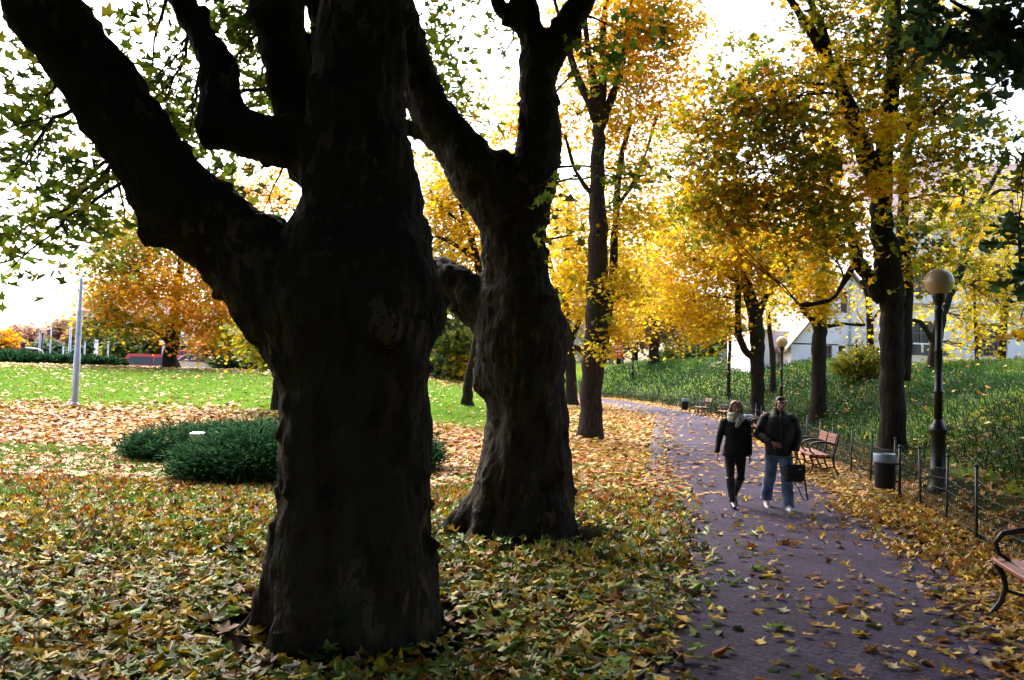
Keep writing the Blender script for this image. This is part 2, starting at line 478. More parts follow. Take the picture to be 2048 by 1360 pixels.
# ------------------------------------------------------------------ the ground, path, kerb, road
TRUNKS = []      # (x, y, bare radius) filled below with the places where soil shows
B1 = at(700, 1262, 5.75); B2 = at(1040, 1050, 10.1)
TRUNKS += [(B1.x, B1.y, .95), (B2.x + .1, B2.y - .1, 1.05)]

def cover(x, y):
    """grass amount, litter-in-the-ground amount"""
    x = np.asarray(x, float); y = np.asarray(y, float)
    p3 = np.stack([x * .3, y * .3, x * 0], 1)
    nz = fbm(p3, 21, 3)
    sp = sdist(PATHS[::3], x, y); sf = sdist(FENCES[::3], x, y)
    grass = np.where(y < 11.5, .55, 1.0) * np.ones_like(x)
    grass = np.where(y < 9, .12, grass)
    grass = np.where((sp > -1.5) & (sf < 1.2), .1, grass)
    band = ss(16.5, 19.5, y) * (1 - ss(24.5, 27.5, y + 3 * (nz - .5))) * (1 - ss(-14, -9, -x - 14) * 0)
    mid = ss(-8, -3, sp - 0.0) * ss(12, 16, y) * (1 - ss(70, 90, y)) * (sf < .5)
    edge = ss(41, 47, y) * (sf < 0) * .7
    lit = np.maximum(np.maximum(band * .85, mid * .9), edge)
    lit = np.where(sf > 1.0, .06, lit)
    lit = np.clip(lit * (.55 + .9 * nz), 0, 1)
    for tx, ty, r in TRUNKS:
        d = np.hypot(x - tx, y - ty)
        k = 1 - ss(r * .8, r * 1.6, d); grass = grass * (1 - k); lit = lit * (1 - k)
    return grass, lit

def axis(segs):
    out = []
    for a, b, st in segs: out += list(np.arange(a, b, st))
    return np.array(out + [segs[-1][1]])
gx = axis([(-900, -150, 50), (-150, -40, 5), (-40, -14, 1), (-14, 16, .4), (16, 40, 1), (40, 150, 5), (150, 900, 50)])
gy = axis([(-120, -20, 10), (-20, 2, 2), (2, 30, .4), (30, 75, .9), (75, 150, 4), (150, 1500, 60)])
X, Y = np.meshgrid(gx, gy); xs, ys = X.ravel(), Y.ravel()
zs = gz(xs, ys)
gr, li = cover(xs, ys)
nx, ny = len(gx), len(gy)
ii = np.arange(nx * ny).reshape(ny, nx)
q = np.stack([ii[:-1, :-1], ii[:-1, 1:], ii[1:, 1:], ii[1:, :-1]], -1).reshape(-1, 4)
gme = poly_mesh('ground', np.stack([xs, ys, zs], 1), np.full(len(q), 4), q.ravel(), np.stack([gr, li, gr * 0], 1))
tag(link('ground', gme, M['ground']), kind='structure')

def strip(name, P, offs, lift, mat, y0=-8, y1=100):
    P = P[(P[:, 1] > y0) & (P[:, 1] < y1)]
    t = np.gradient(P, axis=0); t /= np.linalg.norm(t, axis=1, keepdims=True); nrm = np.stack([t[:, 1], -t[:, 0]], 1)
    V = []; F = []; k = len(offs)
    for o, l in zip(offs, lift):
        p = P + nrm * (o if np.isscalar(o) else np.asarray(o)[:, None])
        z = gz(p[:, 0], p[:, 1]) + l
        V.append(np.stack([p[:, 0], p[:, 1], z], 1))
    V = np.stack(V, 1).reshape(-1, 3)
    for i in range(len(P) - 1):
        for j in range(k - 1): F.append((i * k + j, i * k + j + 1, (i + 1) * k + j + 1, (i + 1) * k + j))
    m = MB(); m.add(V, F); return m.build(name, mat)
PD = smooth_poly(PATH, 30)
tag(strip('path', PD, [-1.3, -.9, -.45, 0, .45, .9, 1.3], [.016, .022, .028, .03, .028, .022, .016], M['path']), kind='structure')
M['kerb'] = plain('kerb_stone', (.035, .028, .05), .8, 0, .35, 9, .4)
tag(strip('kerb', PD, [-1.74, -1.73, -1.32, -1.31], [-.05, .03, .034, -.05], M['kerb']), kind='structure')
rm = MB(); rx = np.linspace(-120, -6, 60)
for x in rx: rm.V += [(x, 60.5 - .02 * x, gz1(x, 60.5) + .03), (x, 68 - .02 * x, gz1(x, 68) + .03)]
for i in range(59): rm.F.append((2 * i, 2 * i + 2, 2 * i + 3, 2 * i + 1))
tag(rm.build('road', M['roadc']), kind='structure')

# ------------------------------------------------------------------ tree kit
YEL, GOLD, ORG = (.87, .62, .012), (.80, .47, .012), (.90, .37, .03)
LEM, OLV, LIM = (.80, .66, .05), (.30, .26, .015), (.34, .37, .022)
GRN, DGR, TEAL = (.085, .14, .018), (.022, .05, .018), (.05, .11, .06)
BRN, RUST, PINK = (.20, .10, .035), (.34, .13, .03), (.42, .24, .20)
def pal(*cw):
    c = np.array([a for a, _ in cw], float); p = np.array([b for _, b in cw], float); return c, p / p.sum()

def chain(pts, d):
    """[(px, py, r_px[, depth offset])] -> world points and radii"""
    P, Rr = [], []
    for q in pts:
        dd = d + (q[3] if len(q) > 3 else 0)
        P.append(at(q[0], q[1], dd)); Rr.append(q[2] * dd / FPX)
    return P, Rr

def crown_blob(c, rad, n, P, size, tmpl, clump=.38, per=22, flat=.45, droop=.5, mixin=.35):
    """leaves gathered in small flat sprays inside an ellipsoid; returns arrays and the spray centres"""
    c = np.array(c, float); rad = np.array(rad, float)
    k = max(1, int(n / per))
    d = RNG.normal(size=(k, 3)); d /= np.linalg.norm(d, axis=1, keepdims=True)
    cen = c + d * (RNG.uniform(0, 1, k) ** (1 / 2.4))[:, None] * rad
    which = RNG.integers(0, k, n)
    off = RNG.normal(size=(n, 3)) * np.array([1, 1, flat]) * clump
    off[:, 2] -= droop * (off[:, 0] ** 2 + off[:, 1] ** 2) / (clump + 1e-6) * .5
    pos = cen[which] + off
    nor = np.stack([RNG.normal(size=n) * .75, RNG.normal(size=n) * .75 - .15, np.abs(RNG.normal(size=n)) + .35], 1)
    rot = rot_from(nor, RNG.uniform(0, 2 * np.pi, n))
    pc = RNG.choice(len(P[0]), k, p=P[1]); ci = pc[which]
    m = RNG.uniform(size=n) < mixin; ci = np.where(m, RNG.choice(len(P[0]), n, p=P[1]), ci)
    colr = P[0][ci] * RNG.uniform(.72, 1.2, (n, 1)) * RNG.uniform(.92, 1.08, (n, 3))
    sz = size * RNG.uniform(.6, 1.25, n)
    return leaves_arrays(pos, rot, sz, np.clip(colr, 0, .9), tmpl), cen

def twig(mb, a, b, r0, r1, sag=.12, n=5, segs=4):
    a, b = Vector(a), Vector(b); L = (b - a).length
    j = Vector((random.uniform(-1, 1), random.uniform(-1, 1), random.uniform(-.3, 1))) * L * sag
    pts, rr = [], []
    for i in range(segs + 1):
        t = i / segs
        pts.append(a.lerp(b, t) + j * math.sin(math.pi * t) + Vector([random.uniform(-1, 1) for _ in range(3)]) * L * .018 * (0 < i < segs))
        rr.append(r0 + (r1 - r0) * t ** .8)
    mb.tube(pts, rr, n, cap=False)
    return pts

def refine(P, Rr, k=4, jit=.0):
    A = np.array([tuple(p) + (r,) for p, r in zip(P, Rr)]); S = smooth_poly(A, k)
    if jit: S[1:-1, :3] += RNG.normal(size=(len(S) - 2, 3)) * jit
    return [Vector(s_[:3]) for s_ in S], list(np.maximum(S[:, 3], .004))

def tree(name, label, group, trunk, d, limbs=(), blobs=(), leaf=.15, tmpl=None, bark='bark', clump=.38, per=22, twigs=1.0, nseg=12, flare=1.35, base_py=None, flat=.45, mixin=.35, cat='tree', dens=1.35):
    """trunk, limbs: pixel chains; blobs: (px, py, depth offset, rx_px, ry_px, rdepth_m, n leaves, palette)"""
    tmpl = tmpl or T_MID
    P, Rr = chain(trunk, d)
    gzb = gz1(P[0].x, P[0].y)
    root = empty(name, (P[0].x, P[0].y, gzb)); tag(root, label, cat, group)
    P[0].z = gzb - .15; inv = Vector((P[0].x, P[0].y, gzb))
    P2, R2 = refine(P, Rr, 5, .012 * Rr[0] / .2)
    for i, p in enumerate(P2):
        h = p.z - gzb
        if h < .7: R2[i] *= 1 + (flare - 1) * (1 - max(h, 0) / .7) ** 2
    tm = MB(); tm.tube([p - inv for p in P2], R2, nseg)
    allp = list(zip(P2, R2))
    for lb in limbs:
        lp, lr = refine(*chain(lb, d), 4, .01); tm.tube([p - inv for p in lp], lr, max(6, nseg - 4)); allp += list(zip(lp, lr))
    me = tm.mesh('trunk')
    co = vco(me); no = vno(me)
    co += no * ((fbm(co * [7, 7, 2.0], 31, 3) - .5) * .09 * min(1, Rr[0] / .25))[:, None]; setco(me, co)
    link('trunk', me, M[bark], root)
    bm = MB(); parts = []
    for (px, py, dd, rx, ry, rd, n, P_) in blobs:
        dep = d + dd; c = at(px, py, dep); s_ = dep / FPX; n = int(n * dens)
        arr, cen = crown_blob(tuple(c - inv), (rx * s_, rd, ry * s_), n, P_, leaf, tmpl, clump, per, flat, mixin=mixin)
        parts.append(arr)
        if twigs > 0:
            src = min(allp, key=lambda q: (q[0] - c).length + (2.0 if q[0].z > c.z + .5 else 0))
            hub = src[0] - inv
            mid = hub.lerp(c - inv, .62)
            r0 = min(src[1] * .5, .02 + .012 * (c - src[0]).length)
            tp = twig(bm, hub, c - inv, r0, .008, .08, 6, 6)
            ks = RNG.choice(len(cen), min(len(cen), max(2, int(len(cen) * .5 * twigs))), replace=False)
            for k in ks:
                a = tp[random.randint(1, len(tp) - 1)]
                twig(bm, a, cen[k], max(.006, r0 * .35), .003, .1, 4, 4)
    if bm.V: bm.build('branch_sprays', M['twig'], root)
    if parts: leaf_obj('crown', parts, M['leaf'], root)
    return root

# ------------------------------------------------------------------ the two plane trees
def plane_tree(name, label, base, d, chains, lumps, roots, voxel, seeds):
    gzb = gz1(base.x, base.y); inv = Vector((base.x, base.y, gzb))
    root = empty(name, inv); tag(root, label, 'tree', 'old plane trees beside the path')
    mb = MB(); ends = []
    for ci_, c in enumerate(chains):
        P, Rr = chain(c, d); Rr = [r * (1.08 if ci_ else 1.0) for r in Rr]; P, Rr = refine(P, Rr, 4)
        mb.tube([p - inv for p in P], Rr, 20, rnd=True); ends.append((P, Rr))
    for px, py, r, dd in lumps:
        p = at(px, py, d + dd) - inv; rr = r * d / FPX
        mb.sphere(p, (rr, rr, rr * 1.1))
    for ang, ln, r, h in roots:
        a = R(ang); v = Vector((math.cos(a), math.sin(a), 0))
        mb.tube([v * .22 + Vector((0, 0, h)), v * (.3 + ln * .35) + Vector((0, 0, h * .45)), v * (.3 + ln * .8) + Vector((0, 0, .06)), v * (.3 + ln * 1.3) + Vector((0, 0, -.14))],
                [r * 1.15, r, r * .75, r * .4], 12, rnd=True)
    me = fuse(mb, voxel, 12)
    co = vco(me); no = vno(me)
    z = co[:, 2]
    f1 = fbm(co * [2.4, 2.4, 1.7], seeds, 3) - .5
    f2 = fbm(co * [6, 6, 10], seeds + 9, 3) - .5            # horizontal wrinkles
    f3 = fbm(co * [9, 9, 1.6], seeds + 17, 3) - .5          # vertical flutes near the base
    up = ss(1.2, 3.0, z)
    f4 = vn(co * 8.5, seeds + 33); pim = np.maximum(f4 - .74, 0) * .22      # small burrs
    f5 = fbm(co * [26, 26, 9], seeds + 41, 2) - .5
    co += no * (f1 * .19 + f2 * (.022 + .035 * up) + f3 * .085 * (1 - up) + pim + f5 * .03)[:, None]
    setco(me, co)
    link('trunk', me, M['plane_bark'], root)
    return root, inv, ends

T1 = [[(705, 1285, 176), (702, 1215, 172), (712, 1130, 166), (716, 1050, 152), (716, 950, 143), (716, 850, 140), (713, 760, 146), (706, 690, 164), (708, 630, 187), (706, 570, 184),
       (712, 500, 160), (718, 430, 126), (716, 340, 112), (718, 240, 99), (722, 120, 90), (728, 0, 89), (734, -140, 84), (742, -320, 76), (760, -560, 62)],
      [(590, 620, 100, .05), (540, 556, 92, .05), (478, 498, 80, .05), (415, 455, 77, .0), (345, 398, 79, -.1), (282, 300, 70, -.15), (230, 224, 66, -.2), (152, 110, 65, -.3), (98, 28, 64, -.4), (34, -60, 61, -.5), (-60, -190, 56, -.6), (-220, -380, 48, -.7)],
      [(690, 330, 72, .1), (610, 292, 58, .12), (545, 272, 50, .12), (480, 258, 47, .12), (446, 240, 42, .12), (448, 205, 40, .12), (436, 140, 36, .15), (405, 75, 35, .2), (363, 0, 34, .25), (322, -80, 32, .3), (240, -260, 28, .4)],
      [(650, 330, 70, .45), (606, 250, 56, .5), (585, 190, 46, .5), (574, 100, 47, .55), (558, 20, 47, .6), (540, -90, 44, .7), (500, -300, 38, .8)],
      [(650, 160, 30, .7), (648, 60, 26, .8), (640, -60, 24, .9)]]
L1 = [(868, 600, 26, 0), (520, 640, 40, 0), (296, 465, 30, -.1), (878, 1090, 18, 0), (775, 650, 30, -.52), (650, 600, 40, -.45), (740, 520, 46, -.36), (560, 1075, 26, -.1),
      (430, 262, 34, .12), (842, 470, 26, .05), (800, 690, 40, -.3), (610, 690, 40, -.3), (838, 1010, 26, -.15), (600, 880, 24, -.3), (700, 250, 40, -.2)]
RT1 = [(195, .34, .2, .75), (165, .2, .2, .5), (240, .3, .22, .55), (285, .2, .22, .5), (325, .2, .2, .5), (20, .25, .2, .5), (90, .3, .2, .5)]
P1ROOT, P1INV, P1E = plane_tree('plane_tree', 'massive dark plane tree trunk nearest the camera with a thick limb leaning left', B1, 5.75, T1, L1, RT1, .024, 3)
T2 = [[(1040, 1060, 116), (1042, 1000, 106), (1046, 930, 92), (1052, 860, 80), (1056, 800, 77), (1050, 740, 86), (1044, 680, 95), (1040, 630, 92), (1032, 570, 72), (1030, 500, 62), (1026, 440, 64), (1020, 400, 66)],
      [(1015, 420, 62), (968, 362, 56), (940, 322, 50), (905, 276, 44), (868, 228, 41), (838, 165, 36), (818, 90, 34), (798, 0, 33), (770, -120, 30), (700, -300, 26)],
      [(1040, 420, 58), (1060, 370, 50), (1074, 310, 41), (1082, 240, 38), (1079, 160, 36), (1078, 110, 36), (1062, 60, 27), (1047, 0, 25), (1020, -110, 23), (980, -300, 19)],
      [(1082, 140, 32), (1105, 95, 29), (1135, 50, 24), (1166, 0, 22), (1210, -80, 20), (1300, -220, 16)],
      [(1045, 60, 15), (1010, 25, 14), (990, -10, 13), (960, -90, 11)],
      [(1010, 640, 66, .2), (950, 600, 50, .3), (905, 568, 42, .45), (850, 540, 36, .8), (770, 500, 30, 1.3), (700, 400, 26, 1.9)],
      [(880, 290, 18), (840, 268, 15, .1), (800, 250, 13, .2), (700, 225, 10, .4)]]
L2 = [(1105, 690, 40, 0), (985, 740, 36, 0), (990, 690, 40, -.1), (1040, 640, 50, -.2), (966, 770, 18, 0), (1000, 1000, 40, -.3), (1080, 1010, 46, -.3), (1000, 325, 30, 0), (1108, 215, 14, 0), (1060, 860, 30, -.3), (975, 985, 28, -.1)]
RT2 = [(190, .5, .2, .7), (225, .4, .2, .6), (270, .3, .24, .55), (310, .3, .22, .6), (345, .3, .22, .7), (150, .4, .2, .6), (60, .4, .2, .6)]
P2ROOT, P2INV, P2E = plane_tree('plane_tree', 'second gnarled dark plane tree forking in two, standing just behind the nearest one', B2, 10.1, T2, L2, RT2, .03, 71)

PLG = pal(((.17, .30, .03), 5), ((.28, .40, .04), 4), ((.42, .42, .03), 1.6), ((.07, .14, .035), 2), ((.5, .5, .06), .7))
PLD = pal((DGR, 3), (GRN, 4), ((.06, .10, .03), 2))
def plane_crown(root, inv, d, ends, sprays, canopy, leaf):
    bm = MB(); parts = []
    allp = [(p, r) for P, Rr in ends for p, r in zip(P, Rr)]
    for (px, py, dd, rx, ry, rd, n, P_) in sprays:
        dep = d + dd; c = at(px, py, dep); s_ = dep / FPX; n = int(n * (.95 if px < 300 else 1.1))
        arr, cen = crown_blob(tuple(c - inv), (rx * s_, rd, ry * s_), n, P_, leaf, T_MID, .16, 9, .8, .3)
        parts.append(arr)
        src = min(allp, key=lambda q: (q[0] - c).length)
        hub = src[0] - inv
        tp = twig(bm, hub, c - inv, min(.022, src[1] * .4), .005, .12, 6, 8)
        for k in range(len(cen)):
            if RNG.uniform() < .55: twig(bm, tp[random.randint(2, len(tp) - 1)], cen[k], .006, .0025, .14, 4, 4)
    for (x, y, z, rx, ry, rz, n) in canopy:  # unseen crown overhead, widened and thickened to shade the near ground
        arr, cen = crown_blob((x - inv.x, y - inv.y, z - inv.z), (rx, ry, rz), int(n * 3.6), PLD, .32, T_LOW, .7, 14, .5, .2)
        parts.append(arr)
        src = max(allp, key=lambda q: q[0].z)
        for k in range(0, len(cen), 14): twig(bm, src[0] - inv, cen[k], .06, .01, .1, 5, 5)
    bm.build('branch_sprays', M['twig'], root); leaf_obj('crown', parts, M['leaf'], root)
SP1 = [(60, 330, .3, 90, 130, .6, 230, PLG), (90, 200, .2, 90, 70, .5, 150, PLG), (170, 400, .2, 70, 60, .5, 150, PLG), (30, 470, .6, 60, 90, .5, 90, PLG), (110, 460, .7, 90, 60, .5, 90, PLG), (30, 60, .2, 40, 40, .4, 40, PLG),
       (300, 60, .9, 60, 60, .5, 70, PLG), (330, 200, .9, 60, 80, .6, 190, PLG), (380, 260, 1.0, 60, 60, .5, 160, PLG), (300, 150, 1.1, 50, 50, .5, 60, PLG), (480, 110, .9, 40, 110, .6, 170, PLG), (470, 40, .9, 60, 50, .6, 130, PLG),
       (400, 300, 1.4, 50, 50, .5, 100, PLG), (640, 60, 1.0, 20, 70, .5, 60, PLG), (14, 545, .4, 30, 50, .4, 20, PLG), (190, 300, .5, 60, 60, .4, 60, PLG), (520, 190, 1.2, 30, 60, .4, 80, PLG), (250, 440, .8, 60, 40, .4, 60, PLG),
       (540, 390, 1.4, 60, 50, .5, 60, PLG)]
CAN1 = [(-2, 4, 9.6, 7, 6, 2.2, 3000), (-5, 9.5, 11.5, 6, 5, 2.4, 1500), (1.5, 0, 9.8, 6, 5, 2.2, 2500), (-6, -2, 9, 6, 5, 2.5, 2500), (-10, 4, 9.5, 4, 5, 2.2, 900), (-4, 15, 13.4, 6, 5, 2.2, 1700), (-8, 11, 11.5, 4, 4, 2.2, 900), (-6, -3, 5, 4, 3, 2, 900)]
plane_crown(P1ROOT, P1INV, 5.75, P1E, SP1, CAN1, .098)
SP2 = [(850, 60, 1.2, 60, 60, .8, 190, PLG), (890, 180, 1.2, 60, 80, .8, 200, PLG), (930, 30, 1.0, 70, 40, .6, 60, PLG), (895, 250, 1.6, 40, 40, .6, 90, PLG), (1180, 110, -.5, 60, 60, .6, 60, PLG), (1250, 70, -.5, 60, 50, .6, 60, PLG),
       (1240, 355, -1.5, 70, 20, .5, 30, PLG), (1130, 385, -1.2, 40, 50, .4, 22, PLG), (1150, 470, -1.0, 40, 40, .4, 14, PLG), (1290, 350, -1.5, 50, 14, .4, 20, PLG), (960, 240, .8, 40, 40, .5, 26, PLG), (1000, 130, 1.5, 40, 90, .6, 30, PLG)]
CAN2 = [(2, 9.5, 11.5, 6, 4.5, 2.2, 2200), (5.5, 5, 11, 4.5, 5, 2.2, 1800), (0, 14, 14.5, 5, 4, 2, 900), (6.5, 11.5, 12.5, 3, 4, 2, 900), (2.5, 17, 14.2, 6, 4.5, 2.2, 1700), (8, 15, 14.2, 4, 5, 2.2, 1100), (2, -3, 6, 6, 2.5, 2, 900)]
plane_crown(P2ROOT, P2INV, 10.1, P2E, SP2, CAN2, .12)

# ------------------------------------------------------------------ maples along the path and lawn
PY = pal((YEL, 6), (GOLD, 3), (LEM, 2), (LIM, 1.2)); PYO = pal((YEL, 4), (GOLD, 4), (ORG, 1), (LIM, 1))
PMAP = pal((GOLD, 3.4), (OLV, 4), (LIM, 4), (YEL, 2.6), (ORG, .4), ((.13, .20, .02), 2)); PORG = pal((ORG, 5), (GOLD, 5), (OLV, 1.6))
POLV = pal((OLV, 4), (LIM, 4), (GRN, 2), (GOLD, 1.5)); PGR = pal((GRN, 4), (TEAL, 2), (LIM, 2), (DGR, 1)); PTEAL = pal((TEAL, 4), (GRN, 2), ((.10, .16, .10), 2))
PBR = pal((BRN, 3), (OLV, 3), (RUST, 1.5)); PPK = pal((PINK, 3), ((.45, .24, .13), 3), ((.36, .30, .28), 2)); PLEM = pal((LEM, 4), (YEL, 3), (LIM, 1.5))
G_M = 'autumn maples beside the path'
tree('maple_tree', 'large maple near the near lamp, olive and gold leaves, hollow scar on its trunk', G_M,
     [(1786, 905, 26), (1786, 820, 24), (1784, 740, 23), (1783, 660, 23), (1784, 600, 23), (1778, 540, 26), (1768, 480, 23), (1762, 400, 20), (1770, 300, 17), (1782, 200, 15), (1790, 100, 14), (1790, 0, 13), (1786, -120, 11), (1780, -300, 8)], 18.5,
     [[(1800, 760, 20, .3), (1804, 660, 19, .4), (1808, 560, 15, .6), (1806, 460, 11, .8), (1812, 330, 9, 1.2), (1840, 150, 7, 1.5)],
      [(1768, 600, 17), (1750, 575, 15), (1735, 550, 13), (1715, 520, 13), (1705, 470, 9), (1690, 400, 6)],
      [(1762, 400, 18), (1740, 330, 18), (1718, 270, 17), (1698, 210, 14), (1660, 130, 11), (1620, 60, 9), (1575, -10, 7), (1500, -140, 5)],
      [(1660, 130, 9), (1645, 60, 8), (1620, 0, 7), (1600, -80, 5)],
      [(1715, 520, 8), (1690, 560, 6), (1660, 600, 5), (1600, 610, 3)],
      [(1790, 120, 9), (1850, 30, 7), (1920, -80, 5)], [(1775, 260, 8), (1850, 240, 6), (1930, 170, 4)]],
     [(1450, 230, -1, 110, 90, 1.2, 900, PMAP), (1560, 200, -1.2, 90, 90, 1.2, 750, PMAP), (1500, 330, -.6, 120, 80, 1.3, 620, PMAP), (1620, 310, -1.2, 90, 90, 1.2, 650, PMAP), (1590, 430, -1, 120, 70, 1.2, 950, PMAP), (1440, 420, -.3, 80, 60, 1, 520, PMAP), (1385, 330, -.3, 55, 60, 1, 330, PMAP), (1375, 420, 0, 50, 40, 1, 200, PMAP),
      (1690, 200, 1.0, 90, 80, 1.0, 850, PMAP), (1770, 240, -1.6, 50, 40, .6, 260, PYO), (1740, 350, -1.8, 50, 40, .6, 240, PYO), (1770, 110, 1.0, 110, 70, 1.0, 950, PMAP), (1700, 40, 0, 120, 60, 1.2, 800, PMAP), (1850, 190, 0, 90, 80, 1.2, 950, PMAP), (1880, 320, -.6, 90, 70, 1, 700, PMAP),
      (1950, 250, 0, 70, 80, 1, 480, POLV), (1860, 460, .2, 80, 60, 1, 560, POLV), (1840, 530, .3, 60, 40, .8, 260, POLV), (1690, 450, 1.0, 60, 60, .8, 450, PMAP), (1640, 500, -.6, 60, 50, .8, 330, PMAP), (1900, 70, .3, 60, 60, 1, 380, PMAP), (1960, 400, .6, 50, 60, 1, 200, POLV),
      (1560, 300, -.4, 235, 220, 2.0, 1500, PMAP), (1720, 120, 0, 270, 130, 2, 1300, PMAP), (1470, 200, .3, 150, 120, 1.6, 600, PMAP), (1850, -60, 0, 180, 60, 2, 900, PMAP), (1620, -60, 0, 160, 60, 2, 600, PMAP)],
     leaf=.155, tmpl=T_MID, clump=.33, per=36, nseg=18, flare=1.15, dens=1.05, flat=.34)
tree('maple_tree', 'bright yellow maple left of the far lamp post with a low curved limb', G_M,
     [(1516, 842, 14), (1516, 780, 13.5), (1514, 720, 14), (1513, 660, 15), (1505, 610, 13), (1490, 560, 9), (1485, 500, 7), (1478, 430, 6), (1470, 350, 5), (1465, 250, 4)], 33,
     [[(1514, 720, 9), (1490, 700, 7), (1478, 670, 7), (1476, 600, 6), (1474, 540, 4), (1476, 470, 3)], [(1495, 580, 7), (1470, 560, 6), (1420, 535, 4), (1370, 510, 3)], [(1513, 640, 9), (1530, 600, 6), (1550, 560, 4), (1565, 500, 3)]],
     [(1440, 520, 0, 80, 60, 2.2, 1300, PY), (1380, 600, .5, 80, 50, 2, 950, PY), (1530, 500, -1, 80, 60, 2, 1300, PY), (1575, 540, -1, 60, 36, 1.8, 600, PY), (1430, 650, 0, 50, 36, 1.6, 520, PY), (1480, 440, 0, 90, 50, 2, 1000, PY), (1370, 480, 1, 80, 60, 2, 850, PY), (1330, 550, 2, 60, 60, 2, 600, PYO), (1500, 580, 1, 60, 40, 1.6, 500, PY), (1400, 390, 1, 80, 50, 2, 600, PY), (1530, 380, 0, 90, 60, 2, 500, PYO)],
     leaf=.14, tmpl=T_FLAT, clump=.40, per=48, dens=2.9)
tree('maple_tree', 'yellow maple with straight dark trunk standing on the grass bank right of the far lamp', G_M,
     [(1637, 838, 15), (1637, 780, 14.5), (1638, 700, 14), (1640, 640, 14), (1645, 580, 12), (1648, 500, 10), (1650, 420, 8), (1655, 300, 6)], 27.5,
     [[(1638, 660, 7), (1610, 620, 5), (1585, 570, 4), (1570, 520, 3)], [(1640, 640, 7), (1605, 620, 4), (1590, 600, 3)], [(1645, 655, 5), (1690, 648, 3.5), (1730, 650, 3)]],
     [(1640, 560, -.6, 44, 40, .9, 420, PY), (1640, 615, -.5, 26, 24, .8, 150, PY), (1600, 592, -.4, 36, 26, 1, 240, PY), (1610, 500, 0, 70, 60, 1.4, 800, PY), (1715, 610, 1.2, 44, 20, 1, 26, PLEM), (1620, 400, .5, 80, 60, 1.6, 500, PYO), (1660, 300, .5, 90, 60, 1.6, 400, PYO)],
     leaf=.14, tmpl=T_FLAT, clump=.28, per=34, dens=2.0)
tree('lime_tree', 'tall straight tree with fissured bark between the second plane and the path', 'tall trees on the lawn',
     [(1180, 878, 25), (1181, 820, 22), (1185, 760, 22), (1189, 700, 24), (1192, 620, 21), (1196, 520, 20), (1196, 420, 17), (1196, 330, 14), (1197, 250, 12)], 25,
     [[(1196, 255, 9), (1178, 205, 8), (1150, 140, 7), (1125, 60, 5), (1100, -40, 4)], [(1197, 250, 9), (1188, 180, 8), (1176, 90, 6), (1165, 0, 5), (1150, -100, 4)], [(1198, 250, 9), (1205, 170, 9), (1207, 80, 7), (1212, -20, 5), (1215, -140, 4)],
      [(1200, 265, 9), (1218, 210, 8), (1240, 150, 7), (1256, 60, 5), (1270, -50, 4)], [(1204, 700, 12, .4), (1216, 620, 9, .5), (1226, 540, 8, .6), (1232, 420, 7, .7), (1240, 330, 6, .8), (1262, 240, 5, 1)],
      [(1188, 710, 8), (1168, 703, 7), (1148, 693, 5)], [(1228, 420, 4, .7), (1270, 360, 3.5, .7), (1300, 280, 3, .8), (1320, 200, 2, .9)], [(1215, 610, 4, .5), (1250, 585, 3, .5), (1280, 570, 2, .5)], [(1190, 400, 5), (1150, 340, 4), (1130, 270, 3)]],
     [(1330, 60, 0, 80, 80, 1.8, 900, PYO), (1260, 30, 0, 70, 60, 1.8, 700, PYO), (1150, 60, 1, 60, 80, 1.6, 380, PYO), (1210, 130, .5, 60, 70, 1.5, 380, PYO), (1290, 190, 0, 60, 70, 1.5, 360, PYO), (1230, 260, 1, 60, 60, 1.5, 240, PY), (1330, 260, 1, 60, 60, 1.5, 200, PY), (1280, 340, 1, 50, 50, 1.4, 170, PY), (1140, 250, 1.4, 50, 60, 1.4, 220, PYO),
      (1270, 440, .5, 60, 40, 1.4, 380, PY), (1250, 560, .4, 50, 40, 1.2, 360, PY), (1150, 540, 1.5, 50, 50, 1.4, 360, PY), (1190, 690, -.6, 36, 24, .4, 46, PLEM), (1200, 600, -.5, 26, 60, .3, 36, PLEM), (1140, 440, 1.5, 50, 60, 1.4, 360, PY), (1310, -60, 0, 160, 60, 2, 700, PYO), (1230, 660, .5, 40, 20, 1, 160, PY), (1050, 220, 2.5, 50, 80, 1.4, 230, PYO), (1010, 280, 2.5, 40, 60, 1.4, 160, PYO), (1100, 130, 2, 60, 80, 1.6, 220, PYO), (1240, 180, 1.5, 90, 130, 2, 500, PYO), (1340, 150, 1, 60, 70, 1.6, 260, PYO), (1250, 380, 1.5, 80, 70, 2, 420, PY)],
     leaf=.13, tmpl=T_FLAT, clump=.32, per=30, dens=3.0, bark='bark_brown', nseg=18, flare=1.2)
tree('maple_tree', 'yellow maple further back between the plane trunk and the tall straight tree', G_M,
     [(1144, 814, 12), (1142, 760, 11), (1138, 700, 11), (1130, 640, 11), (1128, 580, 9), (1135, 500, 7), (1140, 400, 5)], 47,
     [[(1138, 690, 6), (1160, 640, 5), (1175, 580, 4)], [(1130, 620, 6), (1110, 570, 5), (1095, 500, 4)], [(1132, 600, 6), (1150, 560, 5), (1170, 520, 4)]],
     [(1130, 490, 0, 60, 50, 2.5, 700, PY), (1160, 560, -1, 50, 50, 2, 600, PY), (1140, 620, -1, 40, 36, 2, 350, PY), (1110, 420, 0, 60, 60, 2.5, 500, PYO), (1220, 500, 1, 60, 50, 2.5, 500, PY), (1255, 630, 1, 50, 50, 2, 400, PY), (1240, 570, 1, 60, 50, 2.5, 500, PY), (1290, 500, 2, 70, 60, 2.5, 700, PY), (1330, 450, 2, 60, 50, 2.5, 450, PY), (1290, 590, 2, 50, 40, 2, 330, PYO)],
     leaf=.19, tmpl=T_FLAT, clump=.48, per=44, dens=2.3)
